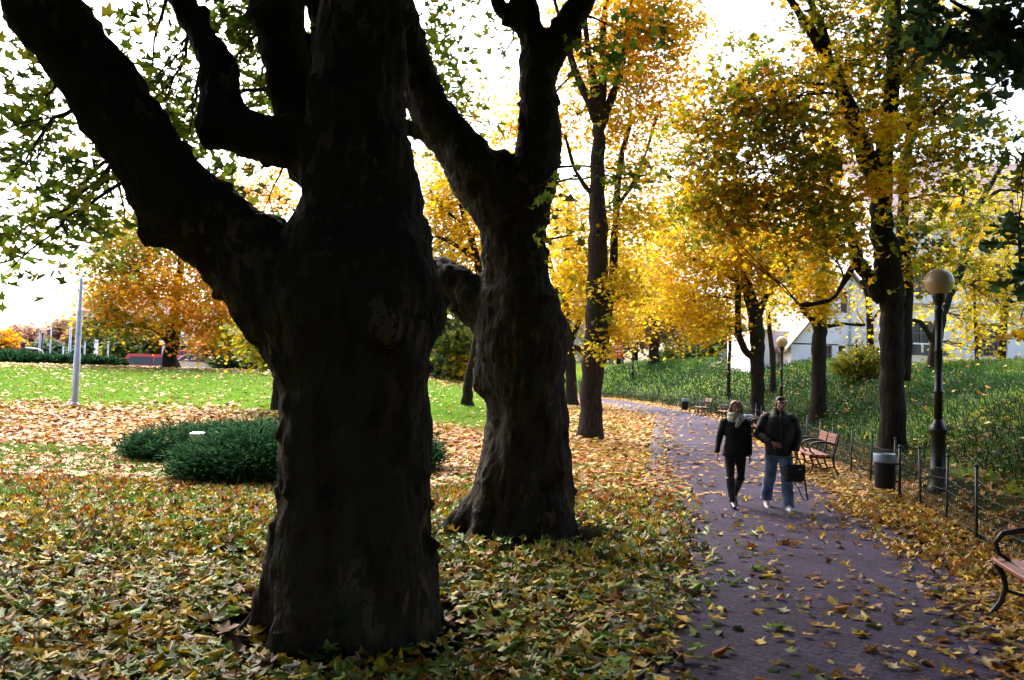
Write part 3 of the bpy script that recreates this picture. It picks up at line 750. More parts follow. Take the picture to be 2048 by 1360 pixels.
tree('maple_tree', 'thin leaning maple trunk seen between the two plane trees', 'tall trees on the lawn',
     [(936, 836, 11), (934, 800, 10), (937, 760, 9.5), (948, 710, 9), (958, 660, 9), (965, 600, 8), (955, 520, 7), (930, 440, 5), (910, 370, 4)], 33,
     [[(955, 520, 5), (910, 490, 4), (870, 470, 3)], [(935, 450, 4), (890, 420, 3), (860, 380, 2)], [(930, 500, 4), (950, 470, 3), (970, 470, 2)]],
     [(890, 540, 0, 60, 50, 1.6, 480, PYO), (900, 400, 0, 60, 70, 1.8, 620, PYO), (930, 560, -.4, 50, 40, 1.4, 380, PY), (870, 450, .4, 50, 60, 1.6, 420, PMAP), (950, 480, .5, 50, 50, 1.6, 380, PYO), (880, 330, 1, 50, 50, 1.6, 350, PYO), (960, 200, 1, 40, 60, 1.6, 120, PMAP)],
     leaf=.15, tmpl=T_FLAT, clump=.38, per=34, dens=2.9)
tree('chestnut_tree', 'green leaved tree at the lawn edge seen under the first plane limb gap', 'trees along the lawn edge',
     [(872, 770, 15), (872, 740, 13), (874, 690, 11), (878, 640, 9), (880, 560, 6)], 50, [],
     [(900, 660, -1, 56, 50, 2, 800, PGR), (930, 700, -1, 44, 40, 2, 500, POLV), (880, 720, -1.5, 40, 30, 1.6, 350, PGR), (900, 600, 0, 60, 50, 2.4, 500, POLV), (930, 430, 3, 70, 80, 3, 600, PTEAL), (910, 520, 3, 60, 60, 3, 420, PTEAL)], leaf=.3, tmpl=T_FLAT, clump=.5, per=22)
tree('maple_tree', 'broad orange maple on the far lawn under the leaning plane limb', 'trees along the lawn edge',
     [(340, 736, 15), (341, 710, 13.5), (346, 680, 14), (350, 650, 12), (352, 600, 9), (360, 540, 7), (370, 460, 5)], 49,
     [[(344, 690, 9), (325, 668, 7), (300, 655, 5), (270, 650, 4), (230, 655, 3)], [(348, 670, 9), (330, 640, 6), (310, 610, 5), (290, 570, 4)], [(350, 660, 8), (380, 630, 5), (420, 600, 4), (470, 590, 3)]],
     [(320, 560, -1.5, 90, 60, 3, 1300, PORG), (250, 600, -1, 80, 50, 3, 900, PORG), (400, 620, -2, 80, 50, 3, 1100, PORG), (230, 540, 0, 70, 50, 3, 800, POLV), (210, 640, 0, 50, 40, 2.4, 600, POLV), (260, 520, -1, 60, 50, 2, 500, POLV), (190, 590, 0, 30, 40, 2, 300, POLV), (300, 480, 0, 90, 50, 3, 900, POLV), (240, 480, 0, 50, 30, 2, 330, PORG), (420, 530, 0, 90, 60, 3, 900, PORG), (480, 600, 0, 70, 60, 3, 700, PORG), (370, 430, 1, 120, 70, 3, 900, PORG), (520, 380, 1, 90, 60, 3, 900, PORG), (470, 450, 1, 100, 60, 3, 700, PMAP), (280, 640, -1, 60, 30, 2, 400, POLV), (390, 665, -2, 40, 20, 2, 200, PORG), (480, 660, -1, 60, 40, 2.5, 500, PMAP)],
     leaf=.22, tmpl=T_FLAT, clump=.55, per=44, mixin=.2, dens=1.75)
tree('small_tree', 'small brownish tree with a wide flat crown at the far lawn edge', 'trees along the lawn edge',
     [(436, 738, 6), (436, 715, 5), (436, 690, 4.5), (436, 650, 3)], 56, [],
     [(436, 680, 0, 60, 22, 2.5, 600, PBR), (470, 700, 0, 40, 14, 2, 250, PBR), (410, 700, 0, 30, 12, 2, 180, PBR), (440, 640, 0, 50, 24, 2.4, 350, PBR)], leaf=.3, tmpl=T_FLAT, clump=.5, per=24)
tree('young_maple', 'slim olive leaved tree partly hidden left of the nearest plane trunk', 'tall trees on the lawn',
     [(558, 828, 13.5), (558, 770, 12), (560, 710, 12), (565, 640, 11), (570, 560, 9)], 27, [],
     [(520, 650, 0, 44, 40, 1.4, 350, POLV), (500, 690, .3, 30, 26, 1, 150, POLV), (540, 700, -.3, 26, 20, .8, 100, POLV), (560, 600, 0, 60, 50, 1.6, 300, POLV), (520, 720, 0, 20, 14, .6, 40, POLV)], leaf=.18, tmpl=T_FLAT, clump=.3, per=20)
# right-hand background trees by the building
tree('bare_tree', 'crooked dark tree with thin yellow leaves behind the near lamp post', 'thin trees in front of the building',
     [(1868, 772, 12), (1870, 720, 12), (1876, 660, 11), (1888, 610, 11), (1905, 565, 11), (1925, 530, 10), (1935, 480, 9), (1950, 430, 7), (1975, 380, 5), (2010, 320, 4)], 30,
     [[(1872, 690, 6), (1850, 655, 5), (1830, 640, 4), (1815, 650, 3)], [(1935, 470, 4), (1925, 420, 3), (1930, 360, 2)], [(1960, 410, 4), (2000, 380, 3), (2040, 385, 2)]],
     [(1960, 540, 1, 70, 60, 1.8, 900, PLEM), (1930, 640, 1, 60, 50, 1.6, 320, PLEM), (2010, 600, 1.5, 50, 60, 1.6, 600, PLEM), (1890, 520, 1, 50, 50, 1.4, 240, PLEM), (1990, 460, 1.5, 60, 50, 1.6, 560, PLEM), (1850, 610, .8, 40, 40, 1.2, 110, PLEM), (1950, 700, 1, 70, 30, 1.4, 160, PLEM), (1900, 420, 1.5, 60, 60, 1.6, 420, PLEM), (1970, 370, 2, 70, 50, 1.6, 420, PLEM), (2030, 440, 2, 50, 70, 1.6, 420, PLEM)], leaf=.15, tmpl=T_FLAT, clump=.34, per=14, twigs=1.6)
tree('bare_tree', 'slim ivy grown tree with few leaves in front of the white gable', 'thin trees in front of the building',
     [(1742, 760, 8), (1742, 700, 7), (1739, 640, 6.5), (1734, 590, 5), (1722, 560, 4)], 34, [[(1740, 650, 3), (1760, 620, 2.5), (1775, 600, 2)]],
     [(1735, 660, -.4, 30, 46, .8, 60, PLEM), (1725, 590, 0, 26, 20, .8, 24, PY), (1770, 620, 0, 20, 40, .8, 30, PLEM)], leaf=.16, tmpl=T_FLAT, clump=.3, per=12, twigs=1.4)
tree('bare_tree', 'dark upright tree at the right edge in front of the building', 'thin trees in front of the building',
     [(2000, 745, 8), (2003, 700, 8), (2008, 640, 7), (2014, 560, 6), (2018, 460, 4), (2025, 360, 3)], 33, [[(2010, 620, 4), (2035, 570, 3), (2060, 520, 2)]],
     [(2020, 520, 0, 40, 60, 1.4, 200, PLEM), (2040, 640, 0, 30, 50, 1.2, 130, PLEM)], leaf=.16, tmpl=T_FLAT, clump=.3, per=12, twigs=1.4)
tree('sapling', 'thin sapling with a few pale leaves right of the near lamp', 'thin trees in front of the building',
     [(1955, 750, 3.2), (1953, 690, 3), (1950, 620, 2.5), (1946, 540, 2)], 31, [], [(1945, 600, 0, 30, 60, 1, 120, PLEM), (1965, 670, 0, 40, 30, 1, 70, PLEM)], leaf=.14, tmpl=T_FLAT, clump=.3, per=10, twigs=1.6)
tree('sapling', 'slender dark sapling on the bank left of the yellow maple', 'thin trees in front of the building',
     [(1457, 770, 4), (1458, 735, 3.5), (1460, 690, 3.2), (1458, 640, 2.6)], 46, [], [(1455, 640, 0, 40, 30, 1.4, 160, PY)], leaf=.2, tmpl=T_FLAT, clump=.3, per=16)
tree('sapling', 'slim dark trunk on the bank just left of the far lamp post', 'thin trees in front of the building',
     [(1546, 770, 6), (1545, 720, 5.5), (1540, 670, 5), (1536, 620, 4)], 40, [], [(1540, 620, 0, 40, 30, 1.2, 130, PY)], leaf=.2, tmpl=T_FLAT, clump=.3, per=16)
tree('oak_tree', 'dark trunked brownish tree on top of the far bank', 'far trees behind the bank',
     [(1308, 752, 11), (1308, 700, 10), (1310, 640, 9), (1312, 580, 7), (1315, 500, 5)], 76, [[(1310, 640, 5), (1340, 620, 4), (1370, 600, 3)], [(1309, 660, 5), (1280, 620, 4), (1255, 590, 3)]],
     [(1300, 560, 0, 60, 50, 3, 500, POLV), (1290, 640, 0, 44, 50, 3, 420, PBR), (1340, 660, 0, 40, 40, 3, 350, PBR), (1330, 600, 0, 50, 40, 3, 330, POLV)], leaf=.4, tmpl=T_FLAT, clump=.6, per=20)
far = [(1240, 640, 90, 60, 60, PTEAL, 'teal green far tree beside the red sign'), (1390, 690, 86, 60, 44, PGR, 'dense green far tree left of the lilac sapling gap'), (1360, 620, 92, 70, 60, POLV, 'olive far tree behind the yellow maple crown'),
       (1470, 650, 88, 60, 70, POLV, 'olive yellow far tree behind the low curved limb'), (1270, 560, 96, 70, 60, PTEAL, 'tall blue green far tree above the red sign'), (1490, 720, 62, 34, 20, PTEAL, 'small dark evergreen bush behind the curved maple limb'),
       (1180, 660, 98, 60, 70, PY, 'yellow far tree glimpsed past the fissured trunk'), (980, 640, 90, 70, 80, PGR, 'green far tree hidden behind the second plane')]
for px, py, d, rx, ry, P_, lab in far:
    tree('far_tree', lab, 'far trees behind the bank', [(px, 760, 7), (px, 700, 6), (px + 4, py, 4), (px + 6, py - 40, 2)], d, [], [(px, py, 0, rx, ry, 3.5, 900, P_), (px - rx * .6, py + ry * .5, -.5, rx * .6, ry * .5, 2.5, 420, P_), (px + rx * .5, py + ry * .4, -.5, rx * .6, ry * .5, 2.5, 420, P_)], leaf=.5, tmpl=T_FLAT, clump=.7, per=20)
farl = [(8, 690, 100, 30, 30, PORG, 'pale orange far tree at the left edge beyond the road'), (60, 685, 112, 44, 38, PPK, 'pinkish brown far tree left of the traffic light'), (128, 680, 108, 34, 44, PPK, 'tall pinkish far tree behind the slim road masts'), (100, 705, 96, 26, 20, PTEAL, 'low blue green far tree behind the traffic light'),
        (205, 690, 90, 36, 40, PTEAL, 'blue green far tree behind the paired white posts'), (165, 690, 104, 26, 40, PPK, 'rosy far tree behind the flag pole'), (255, 695, 80, 26, 34, PGR, 'drooping green birch beyond the lawn hedge'), (310, 690, 84, 36, 36, PBR, 'brownish far tree behind the red van'),
        (420, 690, 92, 40, 30, PTEAL, 'blue green far tree behind the pale car'), (500, 700, 88, 44, 34, PGR, 'green far tree right of the small brownish tree'), (560, 690, 86, 40, 40, PTEAL, 'blue green far tree behind the slim olive tree'), (890, 690, 84, 50, 40, PTEAL, 'blue green far tree behind the green chestnut')]
for px, py, d, rx, ry, P_, lab in farl:
    tree('far_tree', lab, 'far trees beyond the road', [(px, 752, 4), (px, 720, 3), (px + 2, py, 2), (px + 2, py - 20, 1)], d, [], [(px, py, 0, rx, ry, 3, 2400, P_), (px, py + ry * .6, 0, rx * .9, ry * .5, 2.5, 1200, P_)], leaf=.5, tmpl=T_FLAT, clump=.6, per=18)

# overhanging tree at the right edge: its trunk stands just outside the frame
rt = at(2330, 1000, 9.2)
def overhang():
    x, y = 7.2, 8.6; g = gz1(x, y)
    root = empty('maple_tree', (x, y, g)); tag(root, 'dark green maple whose branches hang in from the right edge of the frame', 'tree', G_M)
    inv = Vector((x, y, g)); tb = MB()
    tb.tube([(0, 0, -.2), (.02, .05, 1.2), (-.05, .0, 3), (-.1, .1, 5), (-.3, .1, 7.5), (-.4, 0, 10)], [.33, .25, .22, .19, .13, .06], 16)
    lim = [at(2330, 260, 8.6) - inv, at(2150, 110, 8.0) - inv, at(1990, 50, 7.8) - inv, at(1900, 0, 7.8) - inv]
    low = [at(2330, 480, 8.9) - inv, at(2140, 500, 8.5) - inv, at(2040, 520, 8.4) - inv]
    tb.tube([Vector((-.05, 0, 3.4))] + lim[1:], [.1, .06, .03, .015], 8); tb.tube([Vector((-.02, 0, 2.0))] + low[1:], [.07, .035, .015], 8)
    tb.build('trunk', M['bark'], root)
    bm = MB(); parts = []
    PD = pal(((.04, .09, .035), 5), ((.10, .17, .03), 2), ((.03, .05, .035), 2))
    for px, py, d, rx, ry, n, P_ in [(1960, 60, 7.7, 80, 50, 170, PD), (2020, 30, 7.9, 70, 60, 150, PD), (1990, 130, 7.6, 50, 40, 80, PD), (1850, 60, 8.2, 60, 50, 70, PD), (2060, 110, 7.8, 50, 60, 80, PD), (2040, 470, 8.2, 30, 60, 90, PD), (2030, 560, 8.2, 36, 30, 60, PD), (2050, 320, 8.2, 36, 60, 60, pal((GRN, 3), (OLV, 2))), (2040, 640, 8.3, 40, 24, 26, pal((GOLD, 3), (OLV, 3))), (1800, 40, 8.6, 60, 40, 70, PD)]:
        c = at(px, py, d) - inv; s_ = d / FPX; n = int(n * .62)
        arr, cen = crown_blob(tuple(c), (rx * s_, .35, ry * s_), n, P_, .15, T_FINE, .14, 10, .6, .5); parts.append(arr)
        hub = lim[2] if py < 250 else low[2]
        tp = twig(bm, hub, c, .012, .004, .08, 5, 5)
        for k in range(len(cen)): twig(bm, tp[random.randint(1, 5)], cen[k], .005, .002, .1, 4, 3)
    for (bx, by, bz, r, rz, n) in [(0, 0, 9.5, 4, 2.4, 1500), (-2, -5, 10, 4, 2.4, 1500), (2, 4, 11, 3, 2.3, 900), (3, -6, 7, 4, 4, 1500), (1.5, -5, 5, 3, 2.5, 1500), (4, -1, 6, 3.2, 3.4, 2200), (-2, 1, 10.5, 4, 2.4, 1500), (3.2, 2.5, 8.2, 3, 2.4, 1500)]:  # unseen crown masses, the lower ones added to block light from the right
        arr, cen = crown_blob((bx, by, bz), (r, r, rz), n, PD, .4, T_LOW, .7, 14); parts.append(arr)
        for k in range(0, len(cen), 12): twig(bm, (-.2, .1, 6.5), cen[k], .05, .01, .1, 5, 4)
    bm.build('branch_sprays', M['twig'], root); leaf_obj('crown', parts, M['leaf'], root)
overhang()
# unseen trees added around the camera to keep light off the near ground
for k, (x, y, h, r) in enumerate([(-12, -9, 9, 5.5), (6, -13, 9, 5), (13, -7, 9, 5.5), (-17, 1, 8, 4.5), (-12.5, 5.5, 8, 4.4), (12, 2, 8, 4.5)]):
    g = gz1(x, y); root = empty('shade_evergreen', (x, y, g))
    tag(root, 'dense dark evergreen added outside the frame to shade the ground around the viewpoint', 'tree', 'unseen evergreens added for shade')
    tb = MB(); tb.tube([(0, 0, -.2), (0, 0, h * .5), (0, 0, h * 1.1)], [.4, .28, .06], 12); tb.build('trunk', M['bark'], root)
    a1, _ = crown_blob((0, 0, h * .62), (r, r, h * .6), 3600, PLD, .55, T_LOW, .8, 14)
    leaf_obj('crown', [a1], M['leaf'], root)

# ------------------------------------------------------------------ fallen leaves, grass
def visible(x, y, z=0., pad=60):
    inv = CM.inverted(); a = np.array(inv)
    p = np.stack([x, y, np.broadcast_to(z, x.shape), np.ones_like(x)], 1) @ a.T
    d = -p[:, 2]; u = 1024 + p[:, 0] / np.maximum(d, .01) * FPX; v = 680 - p[:, 1] / np.maximum(d, .01) * FPX
    return (d > .5) & (u > -pad - 250) & (u < 2048 + pad + 250) & (v < 1360 + 330)

LC_NEAR = pal(((.26, .42, .07), 4), ((.18, .29, .025), 3.2), ((.54, .38, .05), 4), ((.70, .50, .02), 5), ((.38, .14, .02), 2.6), ((.13, .07, .02), 3), ((.40, .52, .22), 2.2), ((.06, .09, .02), 2.6))
LC_RIGHT = pal(((.50, .22, .03), 3), ((.66, .46, .04), 4.5), ((.45, .32, .13), 4), ((.26, .12, .04), 2.5), ((.16, .2, .06), 1))
LC_MID = pal(((.56, .30, .03), 4), ((.48, .17, .02), 3.5), ((.50, .34, .10), 2), ((.26, .10, .02), 2.4), ((.55, .40, .04), 2))
LC_BAND = pal(((.46, .14, .02), 4), ((.54, .22, .04), 3.5), ((.54, .34, .12), 1.6), ((.22, .07, .02), 3), ((.50, .27, .03), 1.5))
LC_LAWN = pal(((.62, .46, .10), 4), ((.60, .34, .10), 3), ((.55, .45, .22), 3))
def scatter(n, x0, x1, y0, y1):
    x = RNG.uniform(x0, x1, n); y = RNG.uniform(y0, y1, n); return x, y
FEET = [tuple(onground(px, d)[:2]) for px, d in ((1559, 12.35), (1473, 12.5))]
def litter():
    parts = []
    for px, d, n in ((362, 16.6, 26), (465, 17.6, 20), (480, 14.1, 34), (560, 14.6, 34)):
        q_ = onground(px, d); a = RNG.uniform(0, 6.3, n); rr = .9 * np.sqrt(RNG.uniform(0, 1, n)); hz = .50 * np.sqrt(1 - (rr * .95) ** 2) + RNG.uniform(-.05, .06, n)
        parts.append(leaves_arrays(np.stack([q_.x + rr * np.cos(a), q_.y + rr * np.sin(a), q_.z + hz], 1), rot_from(RNG.normal(size=(n, 3)) * .7 + [0, -.3, 1], a), .10 * RNG.uniform(.6, 1.2, n), np.array([YEL, GOLD, (.5, .36, .12)])[RNG.integers(0, 3, n)], T_MID))
    def put(x, y, P_, size, tmpl, lift=.02, tilt=.30):
        n = len(x)
        if n == 0: return
        z = gz(x, y)
        sp = np.abs(sdist(PATHS[::3], x, y)) < 1.3
        z = z + np.where(sp, .035, 0) + RNG.uniform(.003, lift, n) * np.where(sp, .3, 1)
        tl = np.where(sp, tilt * .4, tilt); nor = np.stack([RNG.normal(size=n) * tl, RNG.normal(size=n) * tl, np.ones(n)], 1)
        rot = rot_from(nor, RNG.uniform(0, 2 * np.pi, n))
        ci = RNG.choice(len(P_[0]), n, p=P_[1])
        c = P_[0][ci] * RNG.uniform(.6, 1.2, (n, 1)) * RNG.uniform(.93, 1.07, (n, 3))
        s_ = size * RNG.uniform(.55, 1.3, n)
        parts.append(leaves_arrays(np.stack([x, y, z], 1), rot, s_, np.clip(c, 0, .9), tmpl))
    def keep(x, y, dens):
        """thin by a patchy density 0..1; bare soil near the big trunks; out of frame dropped"""
        nz = fbm(np.stack([x * .8, y * .8, x * 0], 1), 44, 3)
        p = dens * np.clip(.35 + 1.5 * (nz - .2), .15, 1.2)
        for tx, ty, r in TRUNKS:
            p = p * (.10 + .90 * ss(r * .72, r * 1.5, np.hypot(x - tx, (y - ty) * 1.15)))
        for fx, fy in FEET: p = p * (.03 + .97 * ss(.3, .5, np.hypot(x - fx, y - fy - .1)))
        m = (RNG.uniform(size=len(x)) < p) & visible(x, y, gz(x, y))
        return m
    # near ground left of the path
    for (y0, y1, n, tm, sz) in ((3.3, 5.6, 11500, T_FINE, .102), (3.3, 8, 16000, T_CURL, .097), (5.6, 8, 13000, T_FINE, .097), (8, 13.5, 21000, T_MID, .10), (8, 13.5, 21000, T_CURM, .10), (13.5, 19, 24000, T_FLAT, .12)):
        hw = y1 * .68 + 1
        x, y = scatter(n, -hw, hw, y0, y1); sp = sdist(PATHS[::3], x, y); sf = sdist(FENCES[::3], x, y)
        onp = np.abs(sp) < 1.3
        edge = np.where(sp < 0, ss(.75, 1.35, -sp), ss(.35, 1.25, sp))
        patch = fbm(np.stack([x * .5, y * .5, x * 0], 1), 77, 3)
        green = (x < -3.2) & (y > 11.5)
        d = np.where(onp, (.06 if y0 < 8 else .07) + .5 * edge ** 2.4 * np.where(sp > 0, 1, .8), np.where(green, .16 + .65 * ss(.44, .64, patch), .95))
        d = np.where((sp > 1.3) & (sf < .3), 1.0, d); d = np.where(sf > .3, .35, d)
        m = keep(x, y, d)
        right = sp > -.5
        bd = RNG.uniform(size=len(x)) < .85 * ss(8.5, 16.5, y)
        put(x[m & ~right & ~bd], y[m & ~right & ~bd], LC_NEAR, sz, tm, .05); put(x[m & ~right & bd], y[m & ~right & bd], LC_BAND, sz, tm, .05)
        put(x[m & right], y[m & right], LC_RIGHT, sz * .92, tm, .05)
    # orange band on the lawn, golden carpet between the second plane and the path, speckled far lawn
    x, y = scatter(26000, -22, 2, 15, 28); sp = sdist(PATHS[::3], x, y)
    nz = fbm(np.stack([x * .3, y * .3, x * 0], 1), 21, 3)
    d = ss(15.8, 18.6, y + .12 * (x + 6)) * (1 - ss(23.5, 27.5, y + 6 * (nz - .5))); m = keep(x, y, d) & (x < -.5)
    put(x[m], y[m], LC_BAND, .15, T_QUAD)
    x, y = scatter(42000, -6, 10, 14, 62); sp = sdist(PATHS[::3], x, y); sf = sdist(FENCES[::3], x, y)
    d = ss(-7.5, -4, sp) * np.where(np.abs(sp) < 1.3, .10 + .5 * ss(.5, 1.3, np.abs(sp)) ** 2, 1) * (sf < .2) * (1 - .6 * ss(35, 60, y)); m = keep(x, y, d)
    put(x[m], y[m], LC_MID, .15, T_QUAD)
    x, y = scatter(26000, -36, 4, 26, 52); d = .22 + .75 * ss(40, 47, y); m = keep(x, y, d) & (sdist(PATHS[::3], x, y) < -3)
    put(x[m], y[m], LC_LAWN, .17, T_QUAD)
    # strays on the bank
    x, y = scatter(4000, 5, 26, 9, 60); sf = sdist(FENCES[::3], x, y); m = (sf > .2) & (RNG.uniform(size=len(x)) < .5)
    n = m.sum(); nor = RNG.normal(size=(n, 3)) * .5 + [0, 0, 1]
    ci = RNG.choice(len(LC_MID[0]), n, p=LC_MID[1])
    parts.append(leaves_arrays(np.stack([x[m], y[m], gz(x[m], y[m]) + RNG.uniform(.1, .34, n)], 1), rot_from(nor, RNG.uniform(0, 6.3, n)), .12 * RNG.uniform(.6, 1.2, n), LC_MID[0][ci], T_QUAD))
    o = leaf_obj('fallen_leaves', parts, M['litter']); tag(o, 'fallen maple and plane leaves in yellow, brown and pale green on the ground', 'fallen leaves', kind='stuff')
litter()

def lawn_grass():
    parts = []
    for y0, y1, n, L in ((7, 11, 14000, .07), (11, 18, 60000, .085), (18, 26, 18000, .08), (26, 52, 24000, .12)):
        x, y = scatter(n, -y1 * .66, min(6, y1 * .3), y0, y1)
        g, l = cover(x, y); sp = sdist(PATHS[::3], x, y)
        m = (RNG.uniform(size=n) < g * (1 - .75 * l)) & (sp < -1.6) & visible(x, y, gz(x, y)); x, y = x[m], y[m]; k = len(x)
        d = RNG.normal(size=(k, 3)) * .45 + [0, 0, 1]
        c = np.array([(.09, .22, .02), (.13, .27, .03), (.06, .16, .02), (.19, .27, .05)])[RNG.integers(0, 4, k)]
        parts.append(blades(np.stack([x, y, gz(x, y) - .005], 1), d, L * RNG.uniform(.6, 1.4, k), L * .09 * np.ones(k), c))
    tag(leaf_obj('lawn_grass', parts, M['grass']), 'short green grass of the park lawn', 'grass', kind='stuff')
lawn_grass()
def bank_grass():
    parts = []
    for y0, y1, n, L, W in ((8, 22, 130000, .30, .007), (22, 40, 110000, .36, .011), (40, 82, 70000, .5, .022)):
        x = RNG.uniform(2, 34, n); y = RNG.uniform(y0, y1, n)
        sf = sdist(FENCES[::3], x, y); nz = fbm(np.stack([x * .7, y * .7, x * 0], 1), 91, 3)
        m = (sf > np.where(y < 16, 1.3, .25)) & (sf < 12) & visible(x, y, gz(x, y)) & (RNG.uniform(size=n) < .5 + nz); x, y, nz = x[m], y[m], nz[m]; k = len(x)
        d = RNG.normal(size=(k, 3)) * .55 + [-.2, -.1, 1]
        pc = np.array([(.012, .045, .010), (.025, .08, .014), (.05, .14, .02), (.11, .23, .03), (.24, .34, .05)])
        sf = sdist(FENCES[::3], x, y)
        ci = np.clip((ss(2.5, 9.5, sf + 4 * (nz - .5)) * 4.2 + RNG.normal(size=k) * .8).astype(int), 0, 4)  # blades darken towards the fence: the lower bank's shade is put into their colour
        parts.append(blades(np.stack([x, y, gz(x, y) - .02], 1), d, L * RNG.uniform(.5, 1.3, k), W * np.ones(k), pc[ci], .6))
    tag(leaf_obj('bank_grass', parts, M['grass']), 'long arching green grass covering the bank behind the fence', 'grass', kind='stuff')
bank_grass()

# ------------------------------------------------------------------ junipers and hedge
def juniper(name, label, group, x, y, rx, ry, h, n, L=.15, W=.0115, cat='shrub', cols=None, rz=0.):
    g = gz1(x, y); root = empty(name, (x, y, g), rz); tag(root, label, cat, group)
    k = max(8, int(n / 40)); a = RNG.uniform(0, 2 * np.pi, k); rr = np.sqrt(RNG.uniform(0, 1, k))
    cx, cy_ = rx * rr * np.cos(a), ry * rr * np.sin(a)
    top = h * np.sqrt(np.clip(1 - (rr * .93) ** 2.6, .02, 1)) * RNG.uniform(.55, 1.25, k)
    wi = RNG.integers(0, k, n)
    f = RNG.uniform(.15, 1, n) ** .6
    out = np.stack([np.cos(a), np.sin(a)], 1) * rr[:, None]
    pos = np.stack([cx[wi], cy_[wi], top[wi] * f], 1) + RNG.normal(size=(n, 3)) * [.13, .13, .07]
    d = np.concatenate([out[wi] * .9 + RNG.normal(size=(n, 2)) * .5, .55 + RNG.normal(size=(n, 1)) * .4], 1)
    pos[:, 2] = np.maximum(pos[:, 2], .03)
    cc = np.array(cols or [(.025, .10, .042), (.045, .15, .06), (.018, .07, .034), (.075, .18, .08)])[RNG.integers(0, 4, n)] * RNG.uniform(.7, 1.2, (n, 1))
    leaf_obj('foliage', [blades(pos, d, L * RNG.uniform(.5, 1.2, n), W * RNG.uniform(.7, 1.5, n), cc, .25)], M['needle'], root)
    bm = MB()
    for i in range(0, k, 2): bm.tube([(cx[i] * .25, cy_[i] * .25, 0), (cx[i] * .7, cy_[i] * .7, top[i] * .35), (cx[i], cy_[i], top[i] * .8)], [.018, .012, .006], 5, cap=False)
    bm.build('stems', M['twig'], root)
G_J = 'low junipers on the lawn'
for px, d, rx, ry, h, n, lab in [(362, 16.6, .85, .85, .56, 7000, 'leftmost low juniper of the bed, left of the small grey lamp'), (465, 17.6, 1.1, .9, .58, 6500, 'low juniper behind the small grey lamp'), (480, 14.1, .95, .8, .66, 8500, 'front juniper with the pointed left tip, nearest the camera'),
                                 (560, 14.6, 1.15, 1.0, .86, 9500, 'tall bushy juniper touching the left outline of the big plane trunk'), (570, 17.2, 1.2, 1.0, .7, 6000, 'juniper at the rear of the bed beside the slim olive tree'), (838, 15.8, .34, .5, .62, 2200, 'small juniper tip peeping out right of the big plane trunk'), (720, 15.6, 1.2, 1.0, .7, 4000, 'juniper hidden behind the big plane trunk')]:
    p = onground(px, d); juniper('juniper_shrub', lab, G_J, p.x, p.y, rx, ry, h * .88, int(n * 2.2))
for i, px in enumerate(range(-30, 240, 34)):
    p = onground(px, 50.5); juniper('hedge_shrub', ['low dark hedge shrub at the far lawn edge left of the flag pole', 'low dark hedge shrub at the far lawn edge right of the flag pole'][px > 140], 'hedge shrubs along the far lawn edge', p.x, p.y, 1.1, .9, .62 - .0012 * px, 1500, .36, .04)
for i, px in enumerate((455, 490, 525, 800, 905, 940)):
    p = onground(px, 51); juniper('hedge_shrub', ['low hedge shrub at the lawn edge under the small brownish tree', 'low hedge shrub at the lawn edge between the plane trunks'][px > 600], 'hedge shrubs along the far lawn edge', p.x, p.y, 1.1, .8, .55 if px < 600 else 1.1, 900, .5, .045)
p = onground(1725, 33); juniper('yellow_shrub', 'yellowing bush at the foot of the white gable wall', None, p.x, p.y, 1.1, .9, 1.2, 2400, .3, .03, 'shrub', [(.3, .28, .04), (.12, .2, .04), (.4, .33, .05), (.08, .15, .03)])

# ------------------------------------------------------------------ lamps
def lamp_post():
    root = empty('street_lamp', (0, 0, 0))
    b = MB(); b.lathe([(.17, -.1), (.17, .05), (.15, .10), (.125, .14), (.12, .34), (.135, .36), (.135, .39), (.118, .41), (.115, .95), (.13, .97), (.145, 1.02), (.145, 1.06), (.12, 1.10), (.085, 1.16), (.07, 1.22)], n=20)
    b.build('base', M['iron'], root)
    q = MB(); q.lathe([(.068, 1.21), (.064, 1.65), (.075, 1.66), (.075, 1.70), (.063, 1.71), (.06, 2.35), (.07, 2.36), (.07, 2.39), (.058, 2.40), (.055, 3.02), (.075, 3.04), (.075, 3.08), (.06, 3.10), (.06, 3.17), (.085, 3.20), (.10, 3.26), (.115, 3.31), (.115, 3.345)], n=16)
    q.build('pole', M['iron'], root)
    s_ = MB(); s_.sphere((0, 0, 3.545), (.235, .235, .235), 32, 20); s_.build('globe', M['globe'], root)
    return root
lamp0 = lamp_post(); tag(lamp0, 'near black lamp post with a tan globe behind the wire fence', 'street lamp', 'globe lamps along the path')
lamp0.location = onground(1877, 14.4)
for px, d, lab in ((1563, 35.5, 'second globe lamp rising behind the man, left of the straight yellow maple'), (1265, 72, 'farthest small globe lamp on the bank beside the tall fissured tree')):
    c = copy_tree(lamp0); tag(c, lab); c.location = onground(px, d)
    c.location.z = min(c.location.z, max(c.location.z - .9, at(px, 685, d).z - 3.545))
